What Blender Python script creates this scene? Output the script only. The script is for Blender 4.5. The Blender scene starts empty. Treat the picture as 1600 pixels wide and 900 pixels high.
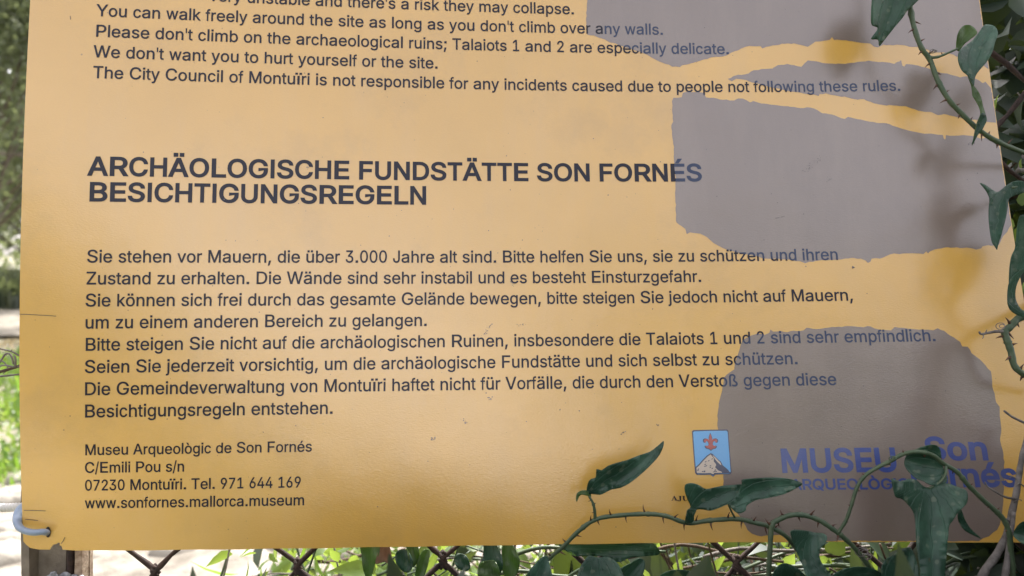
import bpy, bmesh, math, random
from mathutils import Vector, Matrix, noise
from mathutils.geometry import delaunay_2d_cdt, tessellate_polygon
R = math.radians
scn = bpy.context.scene
C = scn.collection
random.seed(11)

# ---------------------------------------------------------------- camera, sky, sun, exposure
CAM = Vector((0, 0, 1.5))
PITCH = R(-2.5)
FPX = 1600 * 26 / 36
cd = bpy.data.cameras.new('camera')
cam = bpy.data.objects.new('camera', cd)
C.objects.link(cam)
cam.location = CAM
cam.rotation_euler = (R(90) + PITCH, 0, 0)
cd.lens = 26
cd.sensor_width = 36
cd.clip_start = 0.02
cd.clip_end = 5000
cd.dof.use_dof = True
cd.dof.focus_distance = 0.72
cd.dof.aperture_fstop = 5.6
scn.camera = cam

SUN_EL, SUN_AZ = 56, 14          # azimuth measured from +Y (behind the sign) towards +X
world = bpy.data.worlds.new('World')
scn.world = world
world.use_nodes = True
nt = world.node_tree
bg = nt.nodes['Background']
sky = nt.nodes.new('ShaderNodeTexSky')
sky.sky_type = 'NISHITA'
sky.sun_disc = False
sky.sun_elevation = R(SUN_EL)
sky.sun_rotation = R(SUN_AZ)
sky.air_density = 1.0
sky.dust_density = 2.5
sky.ozone_density = 1.0
# thin high cloud over the whole sky: same brightness as the clear air, a little whiter and uneven
bw = nt.nodes.new('ShaderNodeRGBToBW'); nt.links.new(sky.outputs[0], bw.inputs[0])
cmul = nt.nodes.new('ShaderNodeMix'); cmul.data_type = 'RGBA'; cmul.blend_type = 'MULTIPLY'; cmul.inputs[0].default_value = 1
nt.links.new(bw.outputs[0], cmul.inputs[6]); cmul.inputs[7].default_value = (1.98, 1.83, 1.84, 1)
tcw = nt.nodes.new('ShaderNodeTexCoord')
cn = nt.nodes.new('ShaderNodeTexNoise'); cn.inputs['Scale'].default_value = 2.2; cn.inputs['Detail'].default_value = 6; cn.inputs['Distortion'].default_value = .4
mpw = nt.nodes.new('ShaderNodeMapping'); mpw.inputs['Scale'].default_value = (1, 1, 2.5)
nt.links.new(tcw.outputs['Generated'], mpw.inputs['Vector']); nt.links.new(mpw.outputs[0], cn.inputs['Vector'])
cr = nt.nodes.new('ShaderNodeMapRange'); cr.inputs['From Min'].default_value = .3; cr.inputs['From Max'].default_value = .7; cr.inputs['To Min'].default_value = .55; cr.inputs['To Max'].default_value = .95
nt.links.new(cn.outputs[0], cr.inputs['Value'])
cmix = nt.nodes.new('ShaderNodeMix'); cmix.data_type = 'RGBA'
nt.links.new(cr.outputs[0], cmix.inputs[0]); nt.links.new(sky.outputs[0], cmix.inputs[6]); nt.links.new(cmul.outputs[2], cmix.inputs[7])
nt.links.new(cmix.outputs[2], bg.inputs[0])
bg.inputs[1].default_value = 0.15
sl = bpy.data.lights.new('sun', 'SUN')
sl.energy = 3.4
sl.angle = R(0.5)
sl.color = (1, 0.95, 0.87)
so = bpy.data.objects.new('sun', sl)
C.objects.link(so)
sd = Vector((math.sin(R(SUN_AZ)) * math.cos(R(SUN_EL)), math.cos(R(SUN_AZ)) * math.cos(R(SUN_EL)), math.sin(R(SUN_EL))))
so.rotation_euler = (-sd).to_track_quat('-Z', 'Y').to_euler()
so.location = (3, 6, 10)
scn.view_settings.view_transform = 'Standard'
scn.view_settings.look = 'None'
scn.view_settings.gamma = 1
scn.view_settings.exposure = 1.45

# ---------------------------------------------------------------- the bent sheet of the sign, measured in its own frame
SP = [0.34189, -0.72271, -0.59423, -0.08361, 0.11453, 0.01272]
WC = [-0.21202, -0.0601, 0.0559, -0.03957, 0.13578, -0.09725, 0.02616, 0.02658, 0.13293, 0.19013, 0.13844, 0.01108]
UV = [(2, 0), (0, 2), (1, 1), (3, 0), (2, 1), (1, 2), (0, 3), (4, 0), (3, 1), (2, 2), (1, 3), (0, 4)]
UL, UR, ZB, ZT = -0.0594, 0.90269, -0.75457, 0.10

def euler_m(yaw, pitch, roll):
    return Matrix.Rotation(yaw, 3, 'Z') @ Matrix.Rotation(pitch, 3, 'X') @ Matrix.Rotation(roll, 3, 'Y')
RS = euler_m(*SP[3:6])
RW = Matrix.Rotation(PITCH, 3, 'X')
M3 = RW @ RS.transposed()
SC = Vector(SP[:3])

def wy(x, z):
    a = (min(max(x, -0.10), 0.95) - .42) / .5
    b = (min(max(z, -0.80), -0.14) + .2) / .5
    return 0.1 * sum(c * a ** i * b ** j for c, (i, j) in zip(WC, UV))

def sheet(x, z, off=0.0):
    """world point of sheet coordinate (x, z), lifted off metres off the printed face"""
    e = 1e-3
    n = Vector(((wy(x + e, z) - wy(x - e, z)) / (2 * e), -1, (wy(x, z + e) - wy(x, z - e)) / (2 * e))).normalized()
    return M3 @ (Vector((x, wy(x, z), z)) + n * off - SC) + CAM

def ray(px, py):
    return (RW @ Vector(((px - 800) / FPX, 1, (450 - py) / FPX)))

def hit(px, py):
    """sheet coordinate under a direction, and the distance along it"""
    d = RS @ Vector(((px - 800) / FPX, 1, (450 - py) / FPX))
    t = 0.7
    for _ in range(25):
        p = SC + d * t
        t += (wy(p.x, p.z) - p.y) / d.y * 0.9
    p = SC + d * t
    return p.x, p.z, t

def at(px, py, d=0.0):
    """world point d metres in front of the sheet (negative: behind it)"""
    x, z, t = hit(px, py)
    return CAM + ray(px, py) * (t - d)

def at_ground(px, py, z=0.0):
    r = ray(px, py)
    return CAM + r * ((z - CAM.z) / r.z)

def at_depth(px, py, D):
    return CAM + ray(px, py) * D

# ---------------------------------------------------------------- object helpers
def put(name, me, mat=None, parent=None, kind=None, label=None, cat=None, group=None):
    o = bpy.data.objects.new(name, me)
    C.objects.link(o)
    if mat is not None and me is not None and len(me.materials) == 0:
        me.materials.append(mat)
    if parent is not None:
        o.parent = parent
        o.matrix_parent_inverse = parent.matrix_world.inverted() if parent.get('_w') else Matrix.Identity(4)
    if kind: o['kind'] = kind
    if label: o['label'] = label
    if cat: o['category'] = cat
    if group: o['group'] = group
    return o

def thing(name, label, cat, group=None, loc=(0, 0, 0)):
    o = bpy.data.objects.new(name, None)
    C.objects.link(o)
    o.location = loc
    o.empty_display_size = 0.05
    o['label'] = label
    o['category'] = cat
    if group: o['group'] = group
    return o

def child(parent, o):
    """parent an object whose mesh is in world coordinates to a thing that stands at loc"""
    o.parent = parent
    p = parent
    base = Vector((0, 0, 0))
    while p is not None:
        base += p.location
        p = p.parent
    o.location = Vector(o.location) - base
    return o

def mesh(verts, faces, smooth=False):
    me = bpy.data.meshes.new('m')
    me.from_pydata([tuple(v) for v in verts], [], faces)
    me.update()
    if smooth:
        me.polygons.foreach_set('use_smooth', [True] * len(me.polygons))
    return me

def catmull(pts, n=6, closed=False):
    out = []
    N = len(pts)
    rng = range(N if closed else N - 1)
    for i in rng:
        if closed:
            p = [pts[(i + k) % N] for k in (-1, 0, 1, 2)]
        else:
            p = [pts[max(i - 1, 0)], pts[i], pts[i + 1], pts[min(i + 2, N - 1)]]
        for k in range(n):
            t = k / n
            out.append(tuple(0.5 * ((2 * p[1][c]) + (-p[0][c] + p[2][c]) * t + (2 * p[0][c] - 5 * p[1][c] + 4 * p[2][c] - p[3][c]) * t * t + (-p[0][c] + 3 * p[1][c] - 3 * p[2][c] + p[3][c]) * t ** 3) for c in range(len(p[1]))))
    if not closed:
        out.append(tuple(pts[-1]))
    return out

class MB:
    def __init__(s):
        s.v = []
        s.f = []
    def tube(s, pts, rad, sides=7, flat=1.0, flatdir=None, cap=True):
        """pts: world points, rad: number or list"""
        pts = [Vector(p) for p in pts]
        n = len(pts)
        if n < 2: return
        if not isinstance(rad, (list, tuple)): rad = [rad] * n
        b0 = len(s.v)
        up = Vector((0.13, 0.21, 1)).normalized()
        prev = None
        for i, p in enumerate(pts):
            t = (pts[min(i + 1, n - 1)] - pts[max(i - 1, 0)])
            if t.length < 1e-9: t = Vector((0, 0, 1))
            t.normalize()
            if prev is None:
                a = t.cross(flatdir if flatdir is not None else up)
                if a.length < 1e-3: a = t.cross(Vector((1, 0, 0)))
            else:
                a = prev - t * prev.dot(t)
            a.normalize()
            prev = a
            b = t.cross(a)
            for k in range(sides):
                th = 2 * math.pi * k / sides
                s.v.append(p + (a * math.cos(th) + b * math.sin(th) * flat) * rad[i])
        for i in range(n - 1):
            for k in range(sides):
                k2 = (k + 1) % sides
                s.f.append((b0 + i * sides + k, b0 + i * sides + k2, b0 + (i + 1) * sides + k2, b0 + (i + 1) * sides + k))
        if cap:
            s.f.append(tuple(b0 + k for k in reversed(range(sides))))
            s.f.append(tuple(b0 + (n - 1) * sides + k for k in range(sides)))
    def cone(s, p, d, r, l, sides=5):
        p = Vector(p); d = Vector(d).normalized()
        a = d.orthogonal().normalized(); b = d.cross(a)
        b0 = len(s.v)
        for k in range(sides):
            th = 2 * math.pi * k / sides
            s.v.append(p + (a * math.cos(th) + b * math.sin(th)) * r)
        s.v.append(p + d * l)
        for k in range(sides):
            s.f.append((b0 + k, b0 + (k + 1) % sides, b0 + sides))
    def box(s, M, sx, sy, sz):
        b0 = len(s.v)
        for x in (-1, 1):
            for y in (-1, 1):
                for z in (-1, 1):
                    s.v.append(M @ Vector((x * sx / 2, y * sy / 2, z * sz / 2)))
        for f in ((0, 1, 3, 2), (4, 6, 7, 5), (0, 4, 5, 1), (2, 3, 7, 6), (0, 2, 6, 4), (1, 5, 7, 3)):
            s.f.append(tuple(b0 + i for i in f))
    def build(s, name, mat, parent=None, smooth=True, **k):
        me = mesh(s.v, s.f, smooth)
        o = put(name, me, mat, None, **k)
        if parent is not None: child(parent, o)
        return o

# ---------------------------------------------------------------- materials
def new_mat(name):
    m = bpy.data.materials.new(name)
    m.use_nodes = True
    n = m.node_tree
    b = n.nodes['Principled BSDF']
    return m, n, b

def N(n, t, **k):
    o = n.nodes.new(t)
    for a, v in k.items(): setattr(o, a, v)
    return o

def noise_tex(n, scale, detail=4, rough=.55, coord='Object', vec=None, dist=0.0):
    t = N(n, 'ShaderNodeTexNoise')
    t.inputs['Scale'].default_value = scale
    t.inputs['Detail'].default_value = detail
    t.inputs['Roughness'].default_value = rough
    t.inputs['Distortion'].default_value = dist
    if vec is None:
        c = N(n, 'ShaderNodeTexCoord')
        vec = c.outputs[coord]
    n.links.new(vec, t.inputs['Vector'])
    return t

def ramp(n, fac, stops, interp='LINEAR'):
    r = N(n, 'ShaderNodeValToRGB')
    r.color_ramp.interpolation = interp
    el = r.color_ramp.elements
    while len(el) < len(stops): el.new(0.5)
    for e, (p, c) in zip(el, stops):
        e.position = p
        e.color = (c[0], c[1], c[2], 1) if hasattr(c, '__len__') else (c, c, c, 1)
    n.links.new(fac, r.inputs[0])
    return r

def mixc(n, fac, a, b, mode='MIX'):
    m = N(n, 'ShaderNodeMix', data_type='RGBA', blend_type=mode)
    for i, v in ((0, fac), (6, a), (7, b)):
        if hasattr(v, 'links'): n.links.new(v, m.inputs[i])
        elif i == 0: m.inputs[0].default_value = v
        else: m.inputs[i].default_value = (v[0], v[1], v[2], 1)
    return m.outputs[2]

def bump(n, b, h, strength, dist):
    u = N(n, 'ShaderNodeBump')
    u.inputs['Strength'].default_value = strength
    u.inputs['Distance'].default_value = dist
    n.links.new(h, u.inputs['Height'])
    n.links.new(u.outputs[0], b.inputs['Normal'])
    if 'Coat Normal' in b.inputs: n.links.new(u.outputs[0], b.inputs['Coat Normal'])
    return u

SHEET_ROUGH = 0.30
def print_mat(name, col, vary=0.05, specks=True):
    m, n, b = new_mat(name)
    tc = N(n, 'ShaderNodeTexCoord')
    cl = noise_tex(n, 9, 4, vec=tc.outputs['Object'])
    big = mixc(n, ramp(n, cl.outputs[0], [(.3, 0), (.7, 1)]).outputs[0], [c * (1 - vary) for c in col], [min(c * (1 + vary), 1) for c in col])
    gr = noise_tex(n, 1700, 2, .6, vec=tc.outputs['Object'])
    big = mixc(n, 0.13, big, gr.outputs[0], 'OVERLAY')
    # faint settled dust in drifts and run-down streaks
    mps = N(n, 'ShaderNodeMapping'); mps.inputs['Scale'].default_value = (1, 1, .12)
    n.links.new(tc.outputs['Object'], mps.inputs['Vector'])
    st = noise_tex(n, 26, 5, .6, vec=mps.outputs[0])
    dd = N(n, 'ShaderNodeMath', operation='MULTIPLY'); n.links.new(ramp(n, st.outputs[0], [(.45, 0), (.75, 1)]).outputs[0], dd.inputs[0]); dd.inputs[1].default_value = .10
    big = mixc(n, dd.outputs[0], big, (0.50, 0.42, 0.32))
    sm = noise_tex(n, 7, 6, .7, vec=tc.outputs['Object'])
    d2 = N(n, 'ShaderNodeMath', operation='MULTIPLY'); n.links.new(ramp(n, sm.outputs[0], [(.52, 0), (.72, 1)]).outputs[0], d2.inputs[0]); d2.inputs[1].default_value = .20
    big = mixc(n, d2.outputs[0], big, (0.20, 0.13, 0.07))
    if specks:
        v = N(n, 'ShaderNodeTexVoronoi')
        v.inputs['Scale'].default_value = 75
        v.inputs['Randomness'].default_value = 1
        n.links.new(tc.outputs['Object'], v.inputs['Vector'])
        sz = noise_tex(n, 30, 2, vec=tc.outputs['Object'])
        mt = N(n, 'ShaderNodeMath', operation='MULTIPLY')
        n.links.new(ramp(n, sz.outputs[0], [(.50, 0), (.75, 1)]).outputs[0], mt.inputs[0]); mt.inputs[1].default_value = .085
        lt = N(n, 'ShaderNodeMath', operation='LESS_THAN')
        n.links.new(v.outputs['Distance'], lt.inputs[0]); n.links.new(mt.outputs[0], lt.inputs[1])
        f = N(n, 'ShaderNodeMath', operation='MULTIPLY'); n.links.new(lt.outputs[0], f.inputs[0]); f.inputs[1].default_value = .55
        big = mixc(n, f.outputs[0], big, (0.10, 0.06, 0.03))
    n.links.new(big, b.inputs['Base Color'])
    b.inputs['Specular IOR Level'].default_value = 1.0
    b.inputs['Coat Weight'].default_value = 1
    b.inputs['Coat IOR'].default_value = 1.8
    b.inputs['Coat Roughness'].default_value = .16
    # fine crazed lacquer: wrinkles running mostly along the sheet
    mp = N(n, 'ShaderNodeMapping'); mp.inputs['Scale'].default_value = (.6, 1, 1.6)
    n.links.new(tc.outputs['Object'], mp.inputs['Vector'])
    w1 = noise_tex(n, 620, 3, .6, vec=mp.outputs[0], dist=.3)
    w2 = noise_tex(n, 14, 2, .5, vec=tc.outputs['Object'])
    ad = N(n, 'ShaderNodeMath', operation='MULTIPLY_ADD'); n.links.new(w2.outputs[0], ad.inputs[0]); ad.inputs[1].default_value = 5.0; n.links.new(w1.outputs[0], ad.inputs[2])
    bump(n, b, ad.outputs[0], 0.34, 0.00036)
    rr = noise_tex(n, 6, 3, vec=tc.outputs['Object'])
    rm = N(n, 'ShaderNodeMapRange'); rm.inputs['To Min'].default_value = SHEET_ROUGH - .05; rm.inputs['To Max'].default_value = SHEET_ROUGH + .07
    n.links.new(rr.outputs[0], rm.inputs['Value']); n.links.new(rm.outputs[0], b.inputs['Roughness'])
    return m

M_BEIGE = print_mat('ochre_print', (0.735, 0.425, 0.070))
M_STONE = print_mat('grey_print', (0.20, 0.152, 0.124), specks=False)
M_BLUE = print_mat('logo_blue', (0.022, 0.055, 0.27), specks=False)
M_SKYB = print_mat('crest_blue', (0.12, 0.42, 0.80), specks=False)
M_NAVY = print_mat('crest_navy', (0.02, 0.03, 0.10), specks=False)
M_RED = print_mat('crest_red', (0.42, 0.06, 0.06), specks=False)
M_CREAM = print_mat('crest_cream', (0.62, 0.52, 0.42), specks=False)
M_DIRT = print_mat('dirt', (0.055, 0.04, 0.03), specks=False)

def text_mat():
    m = print_mat('lettering_ink', (0.012, 0.010, 0.014), specks=False)
    n = m.node_tree; b = n.nodes['Principled BSDF']
    at_ = N(n, 'ShaderNodeAttribute', attribute_name='on_stone')
    g = N(n, 'ShaderNodeMath', operation='GREATER_THAN'); g.inputs[1].default_value = 0.0
    n.links.new(at_.outputs['Fac'], g.inputs[0])
    n.links.new(mixc(n, g.outputs[0], (0.011, 0.012, 0.026), (0.045, 0.064, 0.125)), b.inputs['Base Color'])
    return m
M_TEXT = text_mat()
M_TEXT.node_tree.nodes['Principled BSDF'].inputs['Coat Weight'].default_value = 0.0
M_TEXT.node_tree.nodes['Principled BSDF'].inputs['Specular IOR Level'].default_value = .45

def simple(name, c1, c2, scale=20, rough=.7, bmp=0.0, bs=None, metal=0, spec=.5, detail=6):
    m, n, b = new_mat(name)
    t = noise_tex(n, scale, detail, .6)
    n.links.new(ramp(n, t.outputs[0], [(.32, c1), (.68, c2)]).outputs[0], b.inputs['Base Color'])
    b.inputs['Roughness'].default_value = rough
    b.inputs['Metallic'].default_value = metal
    b.inputs['Specular IOR Level'].default_value = spec
    if bmp:
        t2 = noise_tex(n, bs or scale * 3, 5, .65)
        bump(n, b, t2.outputs[0], .8, bmp)
    return m

def leaf_mat(name, c1, c2, trans=(0.25, 0.42, 0.03), tf=.3, rough=.32, spots=True, island=False, spec=.5):
    """leaf with veins and pale mottling; UV: x across (-1..1), y along (0..1)"""
    m, n, b = new_mat(name)
    uv = N(n, 'ShaderNodeUVMap'); uv.uv_map = 'leaf'
    sep = N(n, 'ShaderNodeSeparateXYZ'); n.links.new(uv.outputs[0], sep.inputs[0])
    t = noise_tex(n, 60, 4, .6)
    if island:
        g = N(n, 'ShaderNodeNewGeometry')
        mx = N(n, 'ShaderNodeMix', data_type='FLOAT')
        mx.inputs[0].default_value = .6
        n.links.new(t.outputs[0], mx.inputs[2]); n.links.new(g.outputs['Random Per Island'], mx.inputs[3])
        fac = mx.outputs[0]
    else:
        fac = t.outputs[0]
    col = ramp(n, fac, [(.3, c1), (.7, c2)]).outputs[0]
    if spots:
        # veins at fixed fractions across
        ab = N(n, 'ShaderNodeMath', operation='ABSOLUTE'); n.links.new(sep.outputs[0], ab.inputs[0])
        cs = N(n, 'ShaderNodeMath', operation='MULTIPLY'); n.links.new(ab.outputs[0], cs.inputs[0]); cs.inputs[1].default_value = 2.5 * 2 * math.pi
        co = N(n, 'ShaderNodeMath', operation='COSINE'); n.links.new(cs.outputs[0], co.inputs[0])
        vn = ramp(n, co.outputs[0], [(.93, 0), (1.0, 1)])
        vf = N(n, 'ShaderNodeMath', operation='MULTIPLY'); n.links.new(vn.outputs[0], vf.inputs[0]); vf.inputs[1].default_value = .28
        col = mixc(n, vf.outputs[0], col, [min(c * 2.3 + .02, 1) for c in c2])
        v = N(n, 'ShaderNodeTexVoronoi'); v.inputs['Scale'].default_value = 130
        tc = N(n, 'ShaderNodeTexCoord'); n.links.new(tc.outputs['Object'], v.inputs['Vector'])
        nz = noise_tex(n, 110, 3, .6)
        ad = N(n, 'ShaderNodeMath', operation='ADD'); n.links.new(v.outputs['Distance'], ad.inputs[0]); n.links.new(nz.outputs[0], ad.inputs[1])
        sp = ramp(n, ad.outputs[0], [(.64, 1), (.74, 0)])
        sf = N(n, 'ShaderNodeMath', operation='MULTIPLY'); n.links.new(sp.outputs[0], sf.inputs[0]); sf.inputs[1].default_value = .5
        col = mixc(n, sf.outputs[0], col, (0.16, 0.20, 0.13))
        pt = noise_tex(n, 28, 5, .65)
        pf = N(n, 'ShaderNodeMath', operation='MULTIPLY'); n.links.new(ramp(n, pt.outputs[0], [(.46, 0), (.64, 1)]).outputs[0], pf.inputs[0]); pf.inputs[1].default_value = .5
        col = mixc(n, pf.outputs[0], col, [c * 1.9 + .01 for c in c2])
        bt = noise_tex(n, 75, 3, .6)
        bf = N(n, 'ShaderNodeMath', operation='MULTIPLY'); n.links.new(ramp(n, bt.outputs[0], [(.70, 0), (.74, 1)]).outputs[0], bf.inputs[0]); bf.inputs[1].default_value = .8
        col = mixc(n, bf.outputs[0], col, (0.09, 0.055, 0.025))
        bp = N(n, 'ShaderNodeMath', operation='SUBTRACT'); n.links.new(nz.outputs[0], bp.inputs[0]); n.links.new(vn.outputs[0], bp.inputs[1])
        bump(n, b, bp.outputs[0], .7, .0009)
    n.links.new(col, b.inputs['Base Color'])
    b.inputs['Roughness'].default_value = rough
    b.inputs['Specular IOR Level'].default_value = spec
    tr = N(n, 'ShaderNodeBsdfTranslucent'); 
    n.links.new(mixc(n, fac, trans, [c * .7 for c in trans]), tr.inputs[0])
    ms = N(n, 'ShaderNodeMixShader'); ms.inputs[0].default_value = tf
    out = n.nodes['Material Output']
    n.links.new(b.outputs[0], ms.inputs[1]); n.links.new(tr.outputs[0], ms.inputs[2]); n.links.new(ms.outputs[0], out.inputs[0])
    return m

M_LEAF = leaf_mat('smilax_leaf', (0.016, 0.050, 0.030), (0.034, 0.092, 0.056), tf=.16, rough=.38, spec=.5)
M_LEAFY = leaf_mat('young_leaf', (0.05, 0.10, 0.03), (0.08, 0.14, 0.04), tf=.3)
M_LEAFB = leaf_mat('shrub_leaf', (0.045, 0.095, 0.03), (0.10, 0.17, 0.04), trans=(0.36, 0.50, 0.07), tf=.42, rough=.35, spots=False, island=True)
M_LEAFD = leaf_mat('thicket_leaf', (0.014, 0.030, 0.022), (0.032, 0.055, 0.038), trans=(0.30, 0.42, 0.05), tf=.10, rough=.5, spots=False, island=True)
M_TREE = leaf_mat('tree_leaf', (0.055, 0.075, 0.045), (0.13, 0.15, 0.095), trans=(0.32, 0.38, 0.15), tf=.36, rough=.42, spots=False, island=True)
M_GRASS = leaf_mat('grass_blade', (0.06, 0.13, 0.025), (0.13, 0.22, 0.05), trans=(0.35, 0.60, 0.06), tf=.4, rough=.45, spots=False, island=True)
M_STRAW = leaf_mat('straw', (0.45, 0.36, 0.20), (0.60, 0.50, 0.30), trans=(0.5, 0.4, 0.2), tf=.3, rough=.6, spots=False, island=True)
M_DEAD = leaf_mat('dead_leaf', (0.20, 0.12, 0.07), (0.32, 0.21, 0.13), trans=(0.4, 0.22, 0.1), tf=.3, rough=.8, spots=False)
M_STEM = simple('vine_stem', (0.045, 0.085, 0.045), (0.085, 0.12, 0.06), 90, .5)
M_THORN = simple('thorn_brown', (0.07, 0.03, 0.02), (0.12, 0.06, 0.03), 90, .5)
M_TWIG = simple('dry_twig', (0.10, 0.09, 0.08), (0.25, 0.23, 0.21), 120, .85, .0006)
M_TWIGD = simple('brown_twig', (0.06, 0.042, 0.03), (0.13, 0.09, 0.06), 90, .85, .0006)
M_BARK = simple('bark', (0.08, 0.065, 0.05), (0.17, 0.14, 0.11), 14, .9, .01)
M_RUST = simple('rusty_wire', (0.018, 0.013, 0.012), (0.065, 0.038, 0.030), 130, .85, .0008, 420)
M_POST = simple('weathered_post', (0.13, 0.11, 0.085), (0.25, 0.22, 0.18), 35, .9, .0012, 160)
M_POSTR = simple('rust_flake', (0.22, 0.15, 0.10), (0.48, 0.38, 0.29), 150, .9, .0014, 380)
M_TIE = simple('grey_plastic', (0.20, 0.27, 0.36), (0.30, 0.37, 0.47), 60, .45, .0003, 300)
M_CABLE = simple('grey_conduit', (0.60, 0.60, 0.58), (0.75, 0.75, 0.73), 80, .6)
M_HOLE = simple('hole_shadow', (0.03, 0.025, 0.02), (0.06, 0.05, 0.04), 80, .9)
M_LICHEN = simple('frayed_fibre', (0.20, 0.22, 0.27), (0.42, 0.44, 0.48), 120, .95, .001, 500)
M_ROCK = simple('limestone', (0.26, 0.24, 0.20), (0.46, 0.43, 0.37), 5, .95, .03, 12)
M_PALE = simple('added_pale_stone', (0.48, 0.40, 0.30), (0.66, 0.57, 0.45), 3, .95, .02, 12)  # for the unseen wall and patch added to reflect in the sign
M_EDGE = simple('sheet_edge', (0.25, 0.20, 0.15), (0.40, 0.33, 0.25), 60, .7)

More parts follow.
